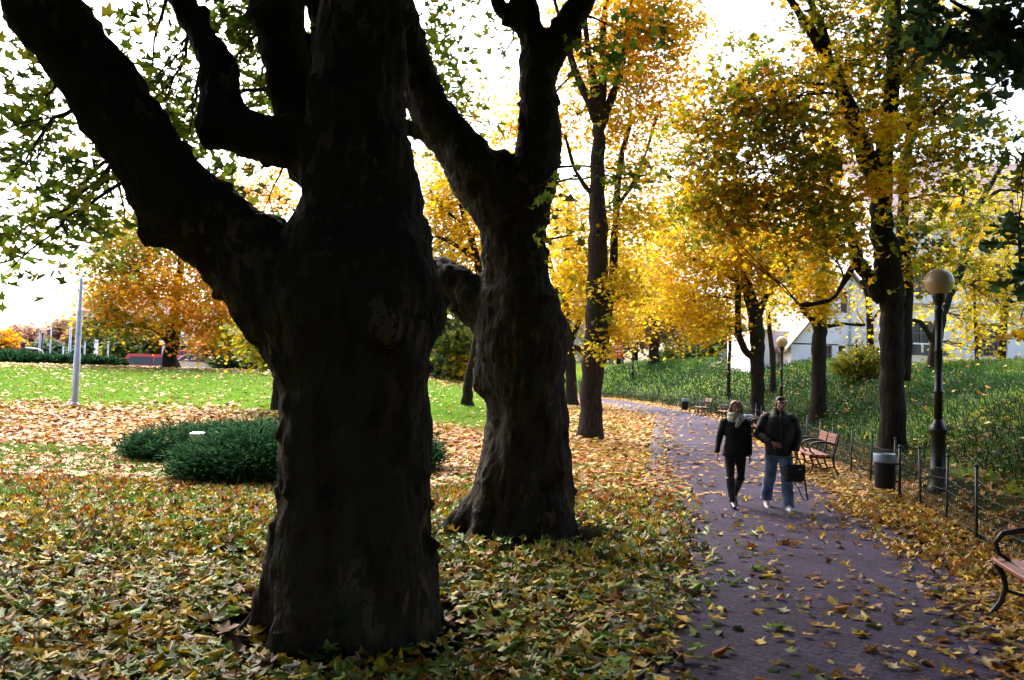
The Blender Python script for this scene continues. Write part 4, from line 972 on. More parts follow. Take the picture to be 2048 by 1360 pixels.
# ------------------------------------------------------------------ benches
def bench():
    root = empty('park_bench', (0, 0, 0))
    for x in (-.86, 0, .86):
        f = MB()
        f.tube([(x, -.33, 0), (x, -.30, .03), (x, -.235, .13), (x, -.20, .24), (x, -.22, .34), (x, -.27, .41)], [.022, .024, .022, .022, .022, .02], 8, rnd=True)
        f.tube([(x, .33, 0), (x, .27, .08), (x, .2, .22), (x, .17, .36), (x, .185, .45), (x, .235, .62), (x, .29, .86)], .02, 8, rnd=True)
        f.tube([(x, -.26, .40), (x, 0, .385), (x, .18, .40)], .02, 8, rnd=True)
        f.tube([(x, -.2, .22), (x, 0, .17), (x, .2, .22)], .014, 6, rnd=True)
        f.build('leg_frame', M['iron'], root)
        a = MB(); a.tube([(x, .24, .64), (x, .1, .685), (x, -.08, .69), (x, -.22, .655), (x, -.275, .58), (x, -.25, .50), (x, -.19, .46), (x, -.15, .42)], [.018, .022, .024, .024, .02, .018, .016, .016], 8, rnd=True, sq=(1, 1))
        a.build('armrest', M['iron'], root)
    for y in (-.235, -.135, -.035, .065):
        s_ = MB(); s_.box((0, y, .432), (1.86, .085, .034), bev=.007); s_.build('seat_slat', M['slat'], root, smooth=False)
    m = Matrix.Rotation(R(-13), 4, 'X')
    for sx in (-.43, .43):
        for z, y in ((.60, .208), (.72, .236), (.82, .259)):
            if z == .60: continue
            s_ = MB(); s_.box((sx, y, z - .02), (.72, .026, .095), m, .006); s_.build('back_slat', M['slat'], root, smooth=False)
    return root
bench0 = bench(); tag(bench0, 'near park bench cut off by the right edge of the frame', 'bench', 'red brown benches along the path')
bspots = [(3.88, 5.78, None), (6.35, 17.7, 'red brown bench standing right behind the man beside the fence'), (7.7, 26.5, 'bench mostly hidden between the woman and the man'), (8.95, 35.0, 'far bench left of the woman, nearer one of that pair'), (8.95, 39.5, 'farthest bench of the pair left of the woman')]
def pdir(y):
    i = int(np.argmin(np.abs(PATHS[:, 1] - y))); t = PATHS[i + 1] - PATHS[i - 1]; return math.atan2(t[1], t[0])
for i, (x, y, lab) in enumerate(bspots):
    o = bench0 if i == 0 else copy_tree(bench0)
    if lab: o['label'] = lab
    o.location = (x, y, gz1(x, y) - .01); o.rotation_euler = (0, 0, pdir(y) - math.pi)
# ------------------------------------------------------------------ litter bins
def bin_():
    root = empty('litter_bin', (0, 0, 0))
    b = MB(); b.lathe([(.14, .17), (.15, .18), (.165, .62), (.168, .64)], n=22); b.build('drum', M['bin_dark'], root)
    r = MB(); r.lathe([(.171, .58), (.174, .60), (.178, .705), (.172, .725), (.155, .725), (.152, .60)], n=22); r.build('rim', M['bin_rim'], root)
    p_ = MB(); p_.tube([(.26, .03, -.1), (.26, .03, .82)], .024, 10); p_.sphere((.26, .03, .84), .034, 10, 7); p_.build('post', M['green_iron'], root)
    [MB().box((.205, .02, z), (.10, .03, .03)).build('bracket', M['green_iron'], root, smooth=False) for z in (.28, .56)]
    return root
bin0 = bin_(); tag(bin0, 'near dark litter bin with a pale rim beside the near lamp', 'litter bin', 'litter bins along the path')
bin0.location = onground(1771, 13.9)
for px, d, lab in ((1497, 27, 'litter bin with a blue white rim behind the woman'), (1371, 42, 'farthest small litter bin left of the far benches')):
    c = copy_tree(bin0); tag(c, lab); c.location = onground(px, d)

# ------------------------------------------------------------------ wire fence
def fence():
    root = empty('wire_fence', (FENCE[3][0], FENCE[3][1], 0)); tag(root, 'low dark wire fence with thin iron posts along the right of the path', 'fence')
    o = Vector((FENCE[3][0], FENCE[3][1], 0))
    FS = smooth_poly(FENCE, 40); FS = FS[(FS[:, 1] > 5.5) & (FS[:, 1] < 80)]
    s_ = np.concatenate([[0], np.cumsum(np.linalg.norm(np.diff(FS, axis=0), axis=1))])
    pos = [np.array([np.interp(t, s_, FS[:, 0]), np.interp(t, s_, FS[:, 1])]) for t in np.arange(.4, s_[-1], 1.5)]
    tops = []
    for i, q in enumerate(pos):
        g = gz1(*q); lean = Vector((random.uniform(-.03, .03), random.uniform(-.03, .03), 0)); h = random.uniform(.86, .94)
        b = Vector((q[0], q[1], g)) - o; b.z = g
        m = MB(); m.tube([b - Vector((0, 0, .15)), b + Vector((0, 0, h)) + lean], .019, 7); m.sphere(b + Vector((0, 0, h + .005)) + lean, .027, 8, 6)
        if i < 46: m.build('post', M['green_iron'], root)
        tops.append((b, lean, h))
    wm = MB()
    for i in range(len(tops) - 1):
        (a, la, ha), (b, lb, hb) = tops[i], tops[i + 1]
        near = i < 16; rows = (.12, .3, .48, .66, .82) if near else (.2, .5, .82)
        def pt(t, f): return a.lerp(b, t) + la.lerp(lb, t) * f + Vector((0, 0, f * (ha + (hb - ha) * t) - .07 * math.sin(math.pi * t) * f))
        for f in rows: wm.tube([pt(t, f) for t in (0, .25, .5, .75, 1)], .0042, 3, cap=False)
        if near:
            nst = 12
            for k in range(nst):
                for sg in (1, -1):
                    t0 = (k + .5) / nst; pts = []
                    for j, f in enumerate((.05, .24, .43, .62, .80)): pts.append(pt(min(max(t0 + sg * (j % 2) * .5 / nst, 0), 1), f))
                    wm.tube(pts, .0028, 3, cap=False)
    wm.build('wire_mesh', M['green_iron'], root)
fence()

# ------------------------------------------------------------------ flag pole, small lamp, sign, road things
p = onground(152, 26.5); r_ = empty('flag_pole', p); tag(r_, 'pale slim metal pole standing on the left lawn', 'pole')
m = MB(); m.lathe([(.10, -.2), (.10, .0), (.097, 1.6), (.085, 1.62), (.08, 2.9), (.06, 2.95), (.05, 3.95), (.02, 4.0)], n=14); m.build('shaft', M['galv'], r_)
m = MB(); m.lathe([(.16, -.03), (.16, .02), (.11, .05), (.10, .09)], n=14); m.build('collar', M['galv'], r_)
p = onground(400, 15.3); r_ = empty('garden_floodlight', p); tag(r_, 'small grey box light on a short stake among the junipers', 'garden light')
m = MB(); m.box((0, 0, .50), (.22, .15, .18), Matrix.Rotation(R(8), 4, 'X'), .012); m.build('housing', M['galv'], r_, smooth=False)
m = MB(); m.box((0, 0, .608), (.24, .18, .02), Matrix.Rotation(R(8), 4, 'X'), .004); m.build('lid', M['galv'], r_, smooth=False)
m = MB(); m.tube([(0, 0, -.1), (0, 0, .44)], .02, 8); m.build('stake', M['iron'], r_)
p = onground(1232, 80); r_ = empty('red_sign', p); tag(r_, 'red and pale sign board on posts beyond the far bank', 'sign')
m = MB(); m.box((0, 0, 1.9), (1.15, .06, 1.5), bev=.02); m.build('board', M['red'], r_, smooth=False)
m = MB(); m.box((0, -.034, 2.25), (.95, .01, .12)); m.box((0, -.034, 1.75), (.95, .01, .1)); m.build('panel_stripe', M['white'], r_, smooth=False)
for x in (-.5, .5):
    m = MB(); m.tube([(x, .05, -.1), (x, .05, 2.6)], .035, 8); m.build('post', M['grey'], r_)

def car(name, label, px, d, rz, L, Hh, paint, roofc, van=False, zoff=0.):
    p = onground(px, d); root = empty(name, (p.x, p.y, p.z + zoff), rz); tag(root, label, 'van' if van else 'car', 'vehicles beyond the lawn')
    Wd = 1.75; x0, x1 = -L / 2, L / 2
    if van: side = [(x0, .35), (x0, .95), (x0 + .15, Hh * .72), (x0 + .55, Hh), (x1 - .1, Hh), (x1, Hh * .9), (x1, .35)]; gl = [(x0 + .35, Hh * .6), (x0 + .72, Hh * .90), (x1 - .2, Hh * .90), (x1 - .2, Hh * .6)]
    else: side = [(x0, .32), (x0, .72), (x0 + .9, .88), (x0 + 1.6, Hh), (x1 - 1.2, Hh), (x1 - .45, .98), (x1, .9), (x1, .32)]; gl = [(x0 + 1.08, .92), (x0 + 1.66, Hh * .955), (x1 - 1.2, Hh * .955), (x1 - .62, .98)]
    m = MB(); n = len(side); tr = lambda z: Wd / 2 * (1 - .16 * max(0, (z - .9) / (Hh - .9)))
    V = [(x, -tr(z), z) for x, z in side] + [(x, tr(z), z) for x, z in side]
    F = [tuple(range(n)), tuple(range(2 * n - 1, n - 1, -1))] + [((i + 1) % n, i, i + n, (i + 1) % n + n) for i in range(n)]
    m.add(V, F); m.build('body', paint, root, smooth=False)
    for s_ in (-1, 1):
        g = MB(); V = [(x, s_ * (tr(z) + .012), z) for x, z in gl]; g.add(V, [(0, 1, 2, 3) if s_ > 0 else (3, 2, 1, 0)]); g.build('side_window', M['glass'], root, smooth=False)
        pl = MB(); mx = (gl[0][0] + gl[3][0]) / 2; pl.box((mx, s_ * (tr(Hh * .8) + .03), (gl[0][1] + gl[1][1]) / 2), (.09, .02, gl[1][1] - gl[0][1])); pl.build('door_pillar', paint, root, smooth=False)
    f = MB(); a, b = (side[1], side[3]) if van else (side[2], side[3]); f.add([(a[0] + .05 - .012, -.62, a[1] + .06), (a[0] + .05 - .012, .62, a[1] + .06), (b[0] - .03 - .012, .55, b[1] - .05), (b[0] - .03 - .012, -.55, b[1] - .05)], [(0, 1, 2, 3)]); f.build('windscreen', M['glass'], root, smooth=False)
    if roofc: q_ = MB(); q_.box(((side[3][0] + side[4][0]) / 2 if not van else .25, 0, Hh + .02), ((L * .42), 1.25, .05), bev=.02); q_.build('roof_panel', roofc, root, smooth=False)
    for sx in (x0 + .78, x1 - .78):
        for s_ in (-1, 1):
            t = MB(); t.tube([(sx, s_ * .72, .31), (sx, s_ * .90, .31)], .31, 18); wv = t.build('wheel', M['tyre'], root)
            h_ = MB(); h_.tube([(sx, s_ * .895, .31), (sx, s_ * .915, .31)], .18, 14); h_.build('rim', M['galv'], wv)
    for s_ in (-.6, .6):
        h_ = MB(); h_.sphere((x0 + .03, s_, .68), (.06, .14, .09), 10, 6); h_.build('headlight', M['white'], root)
    return root
car('parked_van', 'red van with dark windows beyond the lawn left of the orange maple trunk', 312, 61.5, R(4), 4.6, 1.9, M['red'], None, True, -.5)
car('parked_car', 'red estate car right of the orange maple trunk', 375, 63.5, R(4), 4.4, 1.75, M['red'], M['white'])
car('parked_car', 'white car in front of the red estate car beyond the lawn', 402, 60.5, R(182), 4.2, 1.5, M['white'], None)
car('parked_car', 'white car roof showing over the right bank beside the crooked tree', 1838, 38, R(178), 4.4, 1.5, M['white'], None, zoff=-.45)
# bus shelter
p = onground(362, 66); r_ = empty('bus_shelter', p); tag(r_, 'white framed shelter behind the orange maple trunk', 'shelter')
m = MB(); m.box((0, 0, 2.45), (3.2, 1.3, .12), bev=.03); m.build('roof', M['white'], r_, smooth=False)
for x in (-1.5, 1.5): m = MB(); m.box((x, .4, 1.18), (.5 if x < 0 else .1, .1, 2.4), bev=.02); m.build('post', M['white'], r_, smooth=False)
m = MB(); m.box((0.1, .4, 1.25), (2.6, .03, 1.9)); m.build('pane', M['glass'], r_, smooth=False)
# masts along the road
for px, top, d, wd, mat, lab in [(76, 662, 74, .16, 'grey', 'pale mast beside a dark post at the left'), (80, 668, 73.6, .14, 'iron', 'dark post beside the pale mast'), (97, 652, 78, .09, 'galv', 'blue grey slim mast left of the tallest road mast'), (136, 640, 70, .14, 'galv', 'tallest pale road mast left of the flag pole'), (123, 690, 76, .10, 'galv', 'short pale mast left of the tallest one'),
                                 (166, 682, 72, .10, 'galv', 'short mast just right of the flag pole'), (187, 683, 66, .12, 'white', 'left one of the paired white posts'), (191, 683, 66.3, .1, 'white', 'right one of the paired white posts'), (213, 686, 72, .1, 'galv', 'short blue grey mast right of the paired posts')]:
    p = onground(px, d); h = at(px, top, d).z - p.z
    r_ = empty('road_mast', p); tag(r_, lab + ' beyond the lawn hedge', 'mast', 'masts along the far road')
    m = MB(); m.lathe([(wd, -.1), (wd, .1), (wd * .8, .14), (wd * .55, h)], n=10); m.build('shaft', M[mat], r_)
    m = MB(); m.lathe([(wd * .8, h), (wd * .8, h + .1), (.01, h + .14)], n=10); m.build('cap', M[mat], r_)
p = onground(84, 64); r_ = empty('traffic_light', p); tag(r_, 'traffic light hanging on a white curved arm beyond the hedge', 'traffic light')
hh = at(84, 698, 64).z - p.z
m = MB(); m.tube([(0, 0, -.1), (0, 0, hh - .5), (-.12, 0, hh - .14), (-.45, 0, hh), (-1.5, 0, hh + .06), (-1.75, 0, hh + .08)], .06, 10); m.build('arm', M['white'], r_)
m = MB(); m.box((-1.55, -.08, hh + .03), (.3, .24, .95), bev=.04); hb = m.build('signal_head', M['iron'], r_, smooth=False)
for z, c in ((.30, (.25, .03, .03)), (0, (.25, .15, .03)), (-.30, (.03, .18, .06))):
    m = MB(); m.tube([(-1.55, -.195, hh + .03 + z), (-1.55, -.225, hh + .03 + z)], .10, 14); m.build('lens', plain('signal_lens', c, .3), hb)

# ------------------------------------------------------------------ buildings
def plaster(name, c):
    m, n, b = new_mat(name); g = N(n, 'ShaderNodeTexCoord')
    n1 = N(n, 'ShaderNodeTexNoise', Scale=.7, Detail=8.0, Roughness=.7); n.links.new(g.outputs['Object'], n1.inputs['Vector'])
    r = ramp(n, n1.outputs['Fac'], [(.3, tuple(x * .78 for x in c)), (.55, c), (.75, tuple(min(.9, x * 1.06) for x in c))])
    n.links.new(r.outputs[0], b.inputs['Base Color']); b.inputs['Roughness'].default_value = .9
    f = N(n, 'ShaderNodeTexNoise', Scale=30.0, Detail=3.0); n.links.new(g.outputs['Object'], f.inputs['Vector']); bump(n, b, f.outputs['Fac'], .3, .02); return m
def tiles():
    m, n, b = new_mat('roof_tiles'); g = N(n, 'ShaderNodeTexCoord')
    wv = N(n, 'ShaderNodeTexWave', Scale=1.9, Distortion=.3, bands_direction='Z'); n.links.new(g.outputs['Object'], wv.inputs['Vector'])
    n1 = N(n, 'ShaderNodeTexNoise', Scale=5.0, Detail=5.0); n.links.new(g.outputs['Object'], n1.inputs['Vector'])
    r = ramp(n, n1.outputs['Fac'], [(.3, (.34, .22, .21)), (.7, (.50, .35, .34))])
    c = mix(n, .22, r.outputs[0], wv.outputs['Color'], 'MULTIPLY'); n.links.new(c, b.inputs['Base Color']); b.inputs['Roughness'].default_value = .8
    bump(n, b, wv.outputs['Fac'], .6, .05); return m
M['plaster'] = plaster('pale_plaster', (.86, .82, .88)); M['plaster_c'] = plaster('cream_plaster', (.86, .80, .87)); M['tiles'] = tiles()
M['winframe'] = plain('brown_window_frame', (.22, .13, .09), .5, 0, .2); M['stone'] = plain('window_stone', (.42, .36, .32), .8, 0, .2)
def window(root, x, y, z, wd, h, bars=1):
    f = MB(); t = .07
    f.box((x - wd / 2 + t / 2, y, z + h / 2), (t, .12, h)); f.box((x + wd / 2 - t / 2, y, z + h / 2), (t, .12, h)); f.box((x, y, z + t / 2), (wd - 2 * t, .12, t)); f.box((x, y, z + h - t / 2), (wd - 2 * t, .12, t))
    for k in range(bars): f.box((x - wd / 2 + wd * (k + 1) / (bars + 1), y, z + h / 2), (.05, .10, h - 2 * t))
    f.box((x, y + .004, z + h * .64), (wd - 2 * t, .09, .05))
    o = f.build('window', M['winframe'], root, smooth=False)
    g = MB(); g.box((x, y + .04, z + h / 2), (wd - .1, .02, h - .1)); g.build('pane', M['glass'], o, smooth=False)
    s_ = MB(); s_.box((x, y - .05, z - .05), (wd + .2, .22, .09), bev=.01); s_.build('sill', M['stone'], o, smooth=False)
def wall_with_holes(x0, x1, y, z0, z1, holes, depth=.35):
    """a wall facing -y, pierced by rectangular openings with real reveals"""
    xsn = sorted({x0, x1, *[h[0] for h in holes], *[h[1] for h in holes]}); zsn = sorted({z0, z1, *[h[2] for h in holes], *[h[3] for h in holes]})
    m = MB()
    def hole(a, b, c, d): return any(h[0] <= a + 1e-6 and h[1] >= b - 1e-6 and h[2] <= c + 1e-6 and h[3] >= d - 1e-6 for h in holes)
    for a, b in zip(xsn, xsn[1:]):
        for c, d in zip(zsn, zsn[1:]):
            if not hole(a, b, c, d): m.add([(a, y, c), (b, y, c), (b, y, d), (a, y, d)], [(0, 1, 2, 3)])
    for h in holes:
        a, b, c, d = h[:4]; yy = y + depth
        m.add([(a, y, c), (a, y, d), (a, yy, d), (a, yy, c)], [(0, 1, 2, 3)]); m.add([(b, y, c), (b, y, d), (b, yy, d), (b, yy, c)], [(3, 2, 1, 0)])
        m.add([(a, y, d), (b, y, d), (b, yy, d), (a, yy, d)], [(0, 1, 2, 3)]); m.add([(a, y, c), (b, y, c), (b, yy, c), (a, yy, c)], [(3, 2, 1, 0)])
    return m
def building_main():
    d = 47.; x0 = at(1776, 700, d).x; x1 = x0 + 22; yb = d + 1; z0 = gz1(x0 + 4, yb) - .6; H = 8.9
    root = empty('town_house', (x0, yb, z0)); tag(root, 'large pale house with red tiled roof behind the right hand trees', 'building')
    L = x1 - x0; holes = []
    for k in range(5):
        cx = 2.4 + k * 3.9
        for z in (1.2, 4.6): holes.append((cx - .95, cx + .95, z, z + 1.9))
    w_ = wall_with_holes(0, L, 0, 0, H, holes); D = 11
    w_.add([(0, 0, 0), (0, 0, H), (0, D, H), (0, D, 0)], [(0, 1, 2, 3)]); w_.add([(L, 0, 0), (L, 0, H), (L, D, H), (L, D, 0)], [(3, 2, 1, 0)]); w_.add([(0, D, 0), (0, D, H), (L, D, H), (L, D, 0)], [(0, 1, 2, 3)])
    w_.add([(0, 0, H), (0, D / 2, H + 4.6), (0, D, H)], [(0, 1, 2)]); w_.add([(L, 0, H), (L, D / 2, H + 4.6), (L, D, H)], [(2, 1, 0)])
    w_.build('wall', M['plaster_c'], root, smooth=False)
    for a, b, c, e in holes: window(root, (a + b) / 2, .2, c, b - a, e - c, 3)
    r = MB()
    for s_ in (0, 1):
        y0_, y1_ = (-.5, D / 2) if s_ == 0 else (D + .5, D / 2)
        r.add([(-.3, y0_, H - .42), (L + .3, y0_, H - .42), (L + .3, y1_, H + 4.75), (-.3, y1_, H + 4.75), (-.3, y0_, H - .28), (L + .3, y0_, H - .28), (L + .3, y1_, H + 4.9), (-.3, y1_, H + 4.9)], [(0, 1, 2, 3), (4, 7, 6, 5), (0, 4, 5, 1), (3, 2, 6, 7), (0, 3, 7, 4), (1, 5, 6, 2)])
    ro = r.build('roof', M['tiles'], root, smooth=False)
    for cx in (6, 15): m = MB(); m.box((cx, D / 2 + 1, H + 5), (.9, .7, 2.2)); m.build('chimney', M['stone'], ro, smooth=False)
    m = MB(); m.box((L / 2, -.08, 4.0), (L, .16, .22), bev=.03); m.build('cornice', M['stone'], root, smooth=False)
building_main()
def building_gable():
    d = 49.; xc = at(1708, 640, d).x; yb = d + .5; z0 = gz1(xc, yb) - .6
    top = at(1708, 545, d).z - z0; root = empty('gabled_house', (xc, yb, z0)); tag(root, 'white gabled house with a drainpipe and narrow brown windows behind the yellow maples', 'building')
    s_ = d / FPX; hw = 3.4; He = top - 4.2; D = 9
    zf = lambda py: at(1700, py, d).z - z0; xf = lambda px: at(px, 700, d).x - xc
    holes = [(xf(1657), xf(1672), zf(742), zf(690)), (xf(1684), xf(1699), zf(742), zf(688)), (xf(1735), xf(1750), zf(742), zf(688))]
    up = (xf(1688), xf(1702), zf(624), zf(580))
    w_ = wall_with_holes(-hw, hw, 0, 0, He, holes)
    t = lambda z: hw * (top - z) / (top - He)
    a, b, c, e = up; zc = [He, c, e]
    w_.add([(-hw, 0, He), (hw, 0, He), (t(c), 0, c), (-t(c), 0, c)], [(0, 1, 2, 3)])
    w_.add([(-t(c), 0, c), (a, 0, c), (a, 0, e), (-t(e), 0, e)], [(0, 1, 2, 3)]); w_.add([(b, 0, c), (t(c), 0, c), (t(e), 0, e), (b, 0, e)], [(0, 1, 2, 3)])
    w_.add([(-t(e), 0, e), (t(e), 0, e), (0, 0, top)], [(0, 1, 2)])
    for h in (up,):
        A, B, C_, E = h; yy = .35
        w_.add([(A, 0, C_), (A, 0, E), (A, yy, E), (A, yy, C_)], [(0, 1, 2, 3)]); w_.add([(B, 0, C_), (B, 0, E), (B, yy, E), (B, yy, C_)], [(3, 2, 1, 0)]); w_.add([(A, 0, E), (B, 0, E), (B, yy, E), (A, yy, E)], [(0, 1, 2, 3)]); w_.add([(A, 0, C_), (B, 0, C_), (B, yy, C_), (A, yy, C_)], [(3, 2, 1, 0)])
    w_.add([(-hw, 0, 0), (-hw, D, 0), (-hw, D, He), (-hw, 0, He)], [(3, 2, 1, 0)]); w_.add([(hw, 0, 0), (hw, D, 0), (hw, D, He), (hw, 0, He)], [(0, 1, 2, 3)])
    w_.build('wall', M['plaster'], root, smooth=False)
    for a, b, c, e in holes + [up]: window(root, (a + b) / 2, .18, c, b - a, e - c, 1)
    r = MB()
    for sx in (-1, 1):
        e0 = (sx * (hw + .35), He - .43); p0 = (0, top + .05)
        V = [(e0[0], -.35, e0[1]), (p0[0], -.35, p0[1]), (p0[0], D, p0[1]), (e0[0], D, e0[1])]; V += [(v[0], v[1], v[2] + .16) for v in V]
        r.add(V, [(0, 1, 2, 3), (4, 7, 6, 5), (0, 4, 5, 1), (1, 5, 6, 2), (2, 6, 7, 3), (3, 7, 4, 0)])
    r.build('roof', M['winframe'], root, smooth=False)
    m = MB(); m.tube([(0.0, -.09, 0), (0.0, -.09, top - .5)], .06, 8); m.build('drainpipe', M['grey'], root)
    # low wing to the left
    xl0, xl1 = xf(1530), -hw - .01
    r2 = empty('low_annex', (xc + xl0, yb + 2, z0)); tag(r2, 'low white annex with narrow brown windows left of the gabled house', 'building')
    L = xl1 - xl0; Ha = zf(660); hs_ = []
    for px in (1574, 1592, 1615): x = xf(px) - xl0; hs_.append((x - .2, x + .2, zf(740), zf(698)))
    w2 = wall_with_holes(0, L, 0, 0, Ha, hs_); w2.add([(0, 0, 0), (0, 0, Ha), (0, 6, Ha), (0, 6, 0)], [(0, 1, 2, 3)]); w2.build('wall', M['plaster'], r2, smooth=False)
    for a, b, c, e in hs_: window(r2, (a + b) / 2, .18, c, b - a, e - c, 0)
    m = MB(); m.add([(-.2, -.3, Ha - .1), (L - .4, -.3, Ha - .1), (L - .4, 6, Ha + 1.7), (-.2, 6, Ha + 1.7), (-.2, -.3, Ha + .06), (L - .4, -.3, Ha + .06), (L - .4, 6, Ha + 1.86), (-.2, 6, Ha + 1.86)], [(0, 1, 2, 3), (4, 7, 6, 5), (0, 4, 5, 1), (3, 2, 6, 7), (0, 3, 7, 4), (1, 5, 6, 2)]); m.build('roof', M['tiles'], r2, smooth=False)
building_gable()
def small_house(px, d, wd, h, label, rz=0., mat='plaster'):
    p = onground(px, d); root = empty('far_house', (p.x, p.y, p.z - .4), rz); tag(root, label, 'building', 'far houses beyond the park')
    L = wd; holes = []
    nk = max(1, int(L / 2.6))
    for k in range(nk):
        cx = L * (k + .5) / nk
        z = 1.1
        while z + 1.7 < h: holes.append((cx - .55, cx + .55, z, z + 1.5)); z += 3
    w_ = wall_with_holes(0, L, 0, 0, h, holes); D = 8
    w_.add([(0, 0, 0), (0, 0, h), (0, D, h), (0, D, 0)], [(0, 1, 2, 3)]); w_.add([(L, 0, 0), (L, 0, h), (L, D, h), (L, D, 0)], [(3, 2, 1, 0)]); w_.build('wall', M[mat], root, smooth=False)
    for a, b, c, e in holes: window(root, (a + b) / 2, .18, c, b - a, e - c, 1)
    r = MB(); r.add([(-.3, -.4, h - .1), (L + .3, -.4, h - .1), (L + .3, D / 2, h + 2.6), (-.3, D / 2, h + 2.6), (-.3, D + .4, h - .1), (L + .3, D + .4, h - .1)], [(0, 1, 2, 3), (3, 2, 5, 4), (0, 3, 4), (1, 5, 2)]); r.build('roof', M['tiles'], root, smooth=False)
small_house(1105, 96, 6, 6.5, 'cream house glimpsed behind the yellow maple and tall tree')
small_house(915, 98, 7, 8, 'pale house glimpsed between the two plane trees')
small_house(1400, 100, 9, 4.5, 'low pale house behind the green far trees')
small_house(150, 135, 16, 6.5, 'pale far building beyond the paired white posts')
small_house(415, 120, 12, 5.5, 'pale far building behind the parked cars')
# ------------------------------------------------------------------ people
M['skin'] = plain('skin', (.36, .17, .12), .55, 0, .1, 9)
M['coat'] = plain('black_wool', (.010, .010, .011), .9, 0, .3, 25, .3)
M['jacket'] = plain('dark_jacket', (.006, .007, .008), .7, 0, .3, 14, .3)
M['leggings'] = plain('black_leggings', (.008, .008, .009), .8)
M['boots'] = plain('black_leather', (.012, .012, .013), .35)
M['scarf'] = plain('pale_scarf', (.42, .41, .32), .9, 0, .3, 18, .5)
M['blonde'] = plain('blonde_hair', (.30, .19, .09), .55, 0, .35, 30, .4); M['dark_hair'] = plain('dark_hair', (.03, .02, .015), .5, 0, .35, 40, .4)
M['shoe'] = plain('white_trainer', (.55, .57, .62), .5, 0, .1); M['eye_white'] = plain('eye', (.5, .48, .45), .3); M['iris'] = plain('iris', (.03, .02, .015), .2); M['lip'] = plain('lips', (.28, .10, .08), .5)
M['bag'] = plain('black_nylon', (.010, .010, .012), .6, 0, .3, 20, .2)
def denim():
    m, n, b = new_mat('blue_denim'); g = N(n, 'ShaderNodeTexCoord')
    n1 = N(n, 'ShaderNodeTexNoise', Scale=5.0, Detail=6.0, Roughness=.6); n.links.new(g.outputs['Object'], n1.inputs['Vector'])
    r = ramp(n, n1.outputs['Fac'], [(.35, (.05, .08, .15)), (.6, (.16, .24, .38)), (.75, (.26, .35, .5))])
    n.links.new(r.outputs[0], b.inputs['Base Color']); b.inputs['Roughness'].default_value = .9; bump(n, b, n1.outputs['Fac'], .4, .03); return m
M['denim'] = denim()
V3 = Vector
def hand(mb, wrist, fwd, palm_n, thumb_side, curl=.6, s=1.0):
    """palm, five unequal curled fingers; fwd = where the fingers point, palm_n = out of the palm"""
    f = V3(fwd).normalized(); pn = V3(palm_n); pn = (pn - f * pn.dot(f)).normalized(); sd = f.cross(pn) * thumb_side
    wv = V3(wrist)
    for k in (-1.5, -.5, .5, 1.5): mb.tube([wv + f * .005, wv + f * .05 * s + sd * k * .012, wv + f * .088 * s + sd * k * .0185 * s], [.019 * s, .0135 * s, .0115 * s], 8, rnd=True)
    for k, ln in ((1.5, .07), (.5, .079), (-.5, .073), (-1.5, .058)):
        p0 = wv + f * .086 * s + sd * k * .0195 * s; a = 0; pts = [p0]; p_ = p0
        for j in range(3):
            a += curl * (.55 + .35 * j); dr = f * math.cos(a) + pn * math.sin(a); p_ = p_ + dr * ln * (.44, .32, .24)[j] * s; pts.append(p_)
        mb.tube(pts, [.0092 * s, .0088 * s, .008 * s, .007 * s], 8, rnd=True)
    t0 = wv + f * .03 * s + sd * .028 * s
    mb.tube([t0, t0 + (f * .55 + sd * .7 + pn * .3) * .035 * s, t0 + (f * .85 + sd * .75 + pn * .55) * .062 * s], [.013 * s, .0105 * s, .0085 * s], 8, rnd=True)
def head(mb, c, tall=.235, s=1.0):
    """face towards -y"""
    x, y, z = c
    mb.sphere((x, y + .012 * s, z + .035 * s), (.073 * s, .092 * s, .085 * s), 20, 14); mb.sphere((x, y - .022 * s, z - .03 * s), (.060 * s, .066 * s, .072 * s), 18, 12); mb.sphere((x, y - .048 * s, z - .082 * s), (.030 * s, .028 * s, .022 * s), 12, 8)
    mb.tube([(x, y - .082 * s, z + .022 * s), (x, y - .098 * s, z - .008 * s), (x, y - .108 * s, z - .026 * s)], [.010 * s, .013 * s, .015 * s], 10, rnd=True); mb.sphere((x, y - .094 * s, z - .030 * s), (.021 * s, .014 * s, .011 * s), 10, 7)
    mb.sphere((x, y - .076 * s, z + .042 * s), (.052 * s, .018 * s, .011 * s), 12, 7)
    for sx in (-1, 1):
        mb.sphere((x + sx * .076 * s, y + .012 * s, z - .004 * s), (.010 * s, .02 * s, .032 * s), 10, 8); mb.sphere((x + sx * .04 * s, y - .065 * s, z - .018 * s), (.022 * s, .018 * s, .018 * s), 10, 7)
    mb.sphere((x, y - .082 * s, z - .057 * s), (.024 * s, .012 * s, .010 * s), 10, 7)
    mb.tube([(x, y + .02, z - .06 * s), (x, y + .03, z - .13 * s), (x, y + .03, z - .20 * s)], [.052 * s, .054 * s, .062 * s], 14, rnd=True)
def face_bits(root, c, s=1.0):
    x, y, z = c
    for sx in (-1, 1):
        e = MB(); e.sphere((x + sx * .031 * s, y - .077 * s, z + .018 * s), (.0135 * s, .010 * s, .008 * s), 10, 7); eo = e.build('eye', M['eye_white'], root)
        i = MB(); i.sphere((x + sx * .031 * s, y - .0855 * s, z + .018 * s), (.006 * s, .004 * s, .006 * s), 8, 6); i.build('iris', M['iris'], eo)
        b = MB(); b.tube([(x + sx * .014 * s, y - .093 * s, z + .038 * s), (x + sx * .032 * s, y - .090 * s, z + .044 * s), (x + sx * .052 * s, y - .077 * s, z + .038 * s)], .0042 * s, 6, rnd=True); b.build('eyebrow', M['dark_hair'], root)
    l = MB(); l.sphere((x, y - .0925 * s, z - .057 * s), (.021 * s, .006 * s, .007 * s), 10, 7); l.build('lips', M['lip'], root)
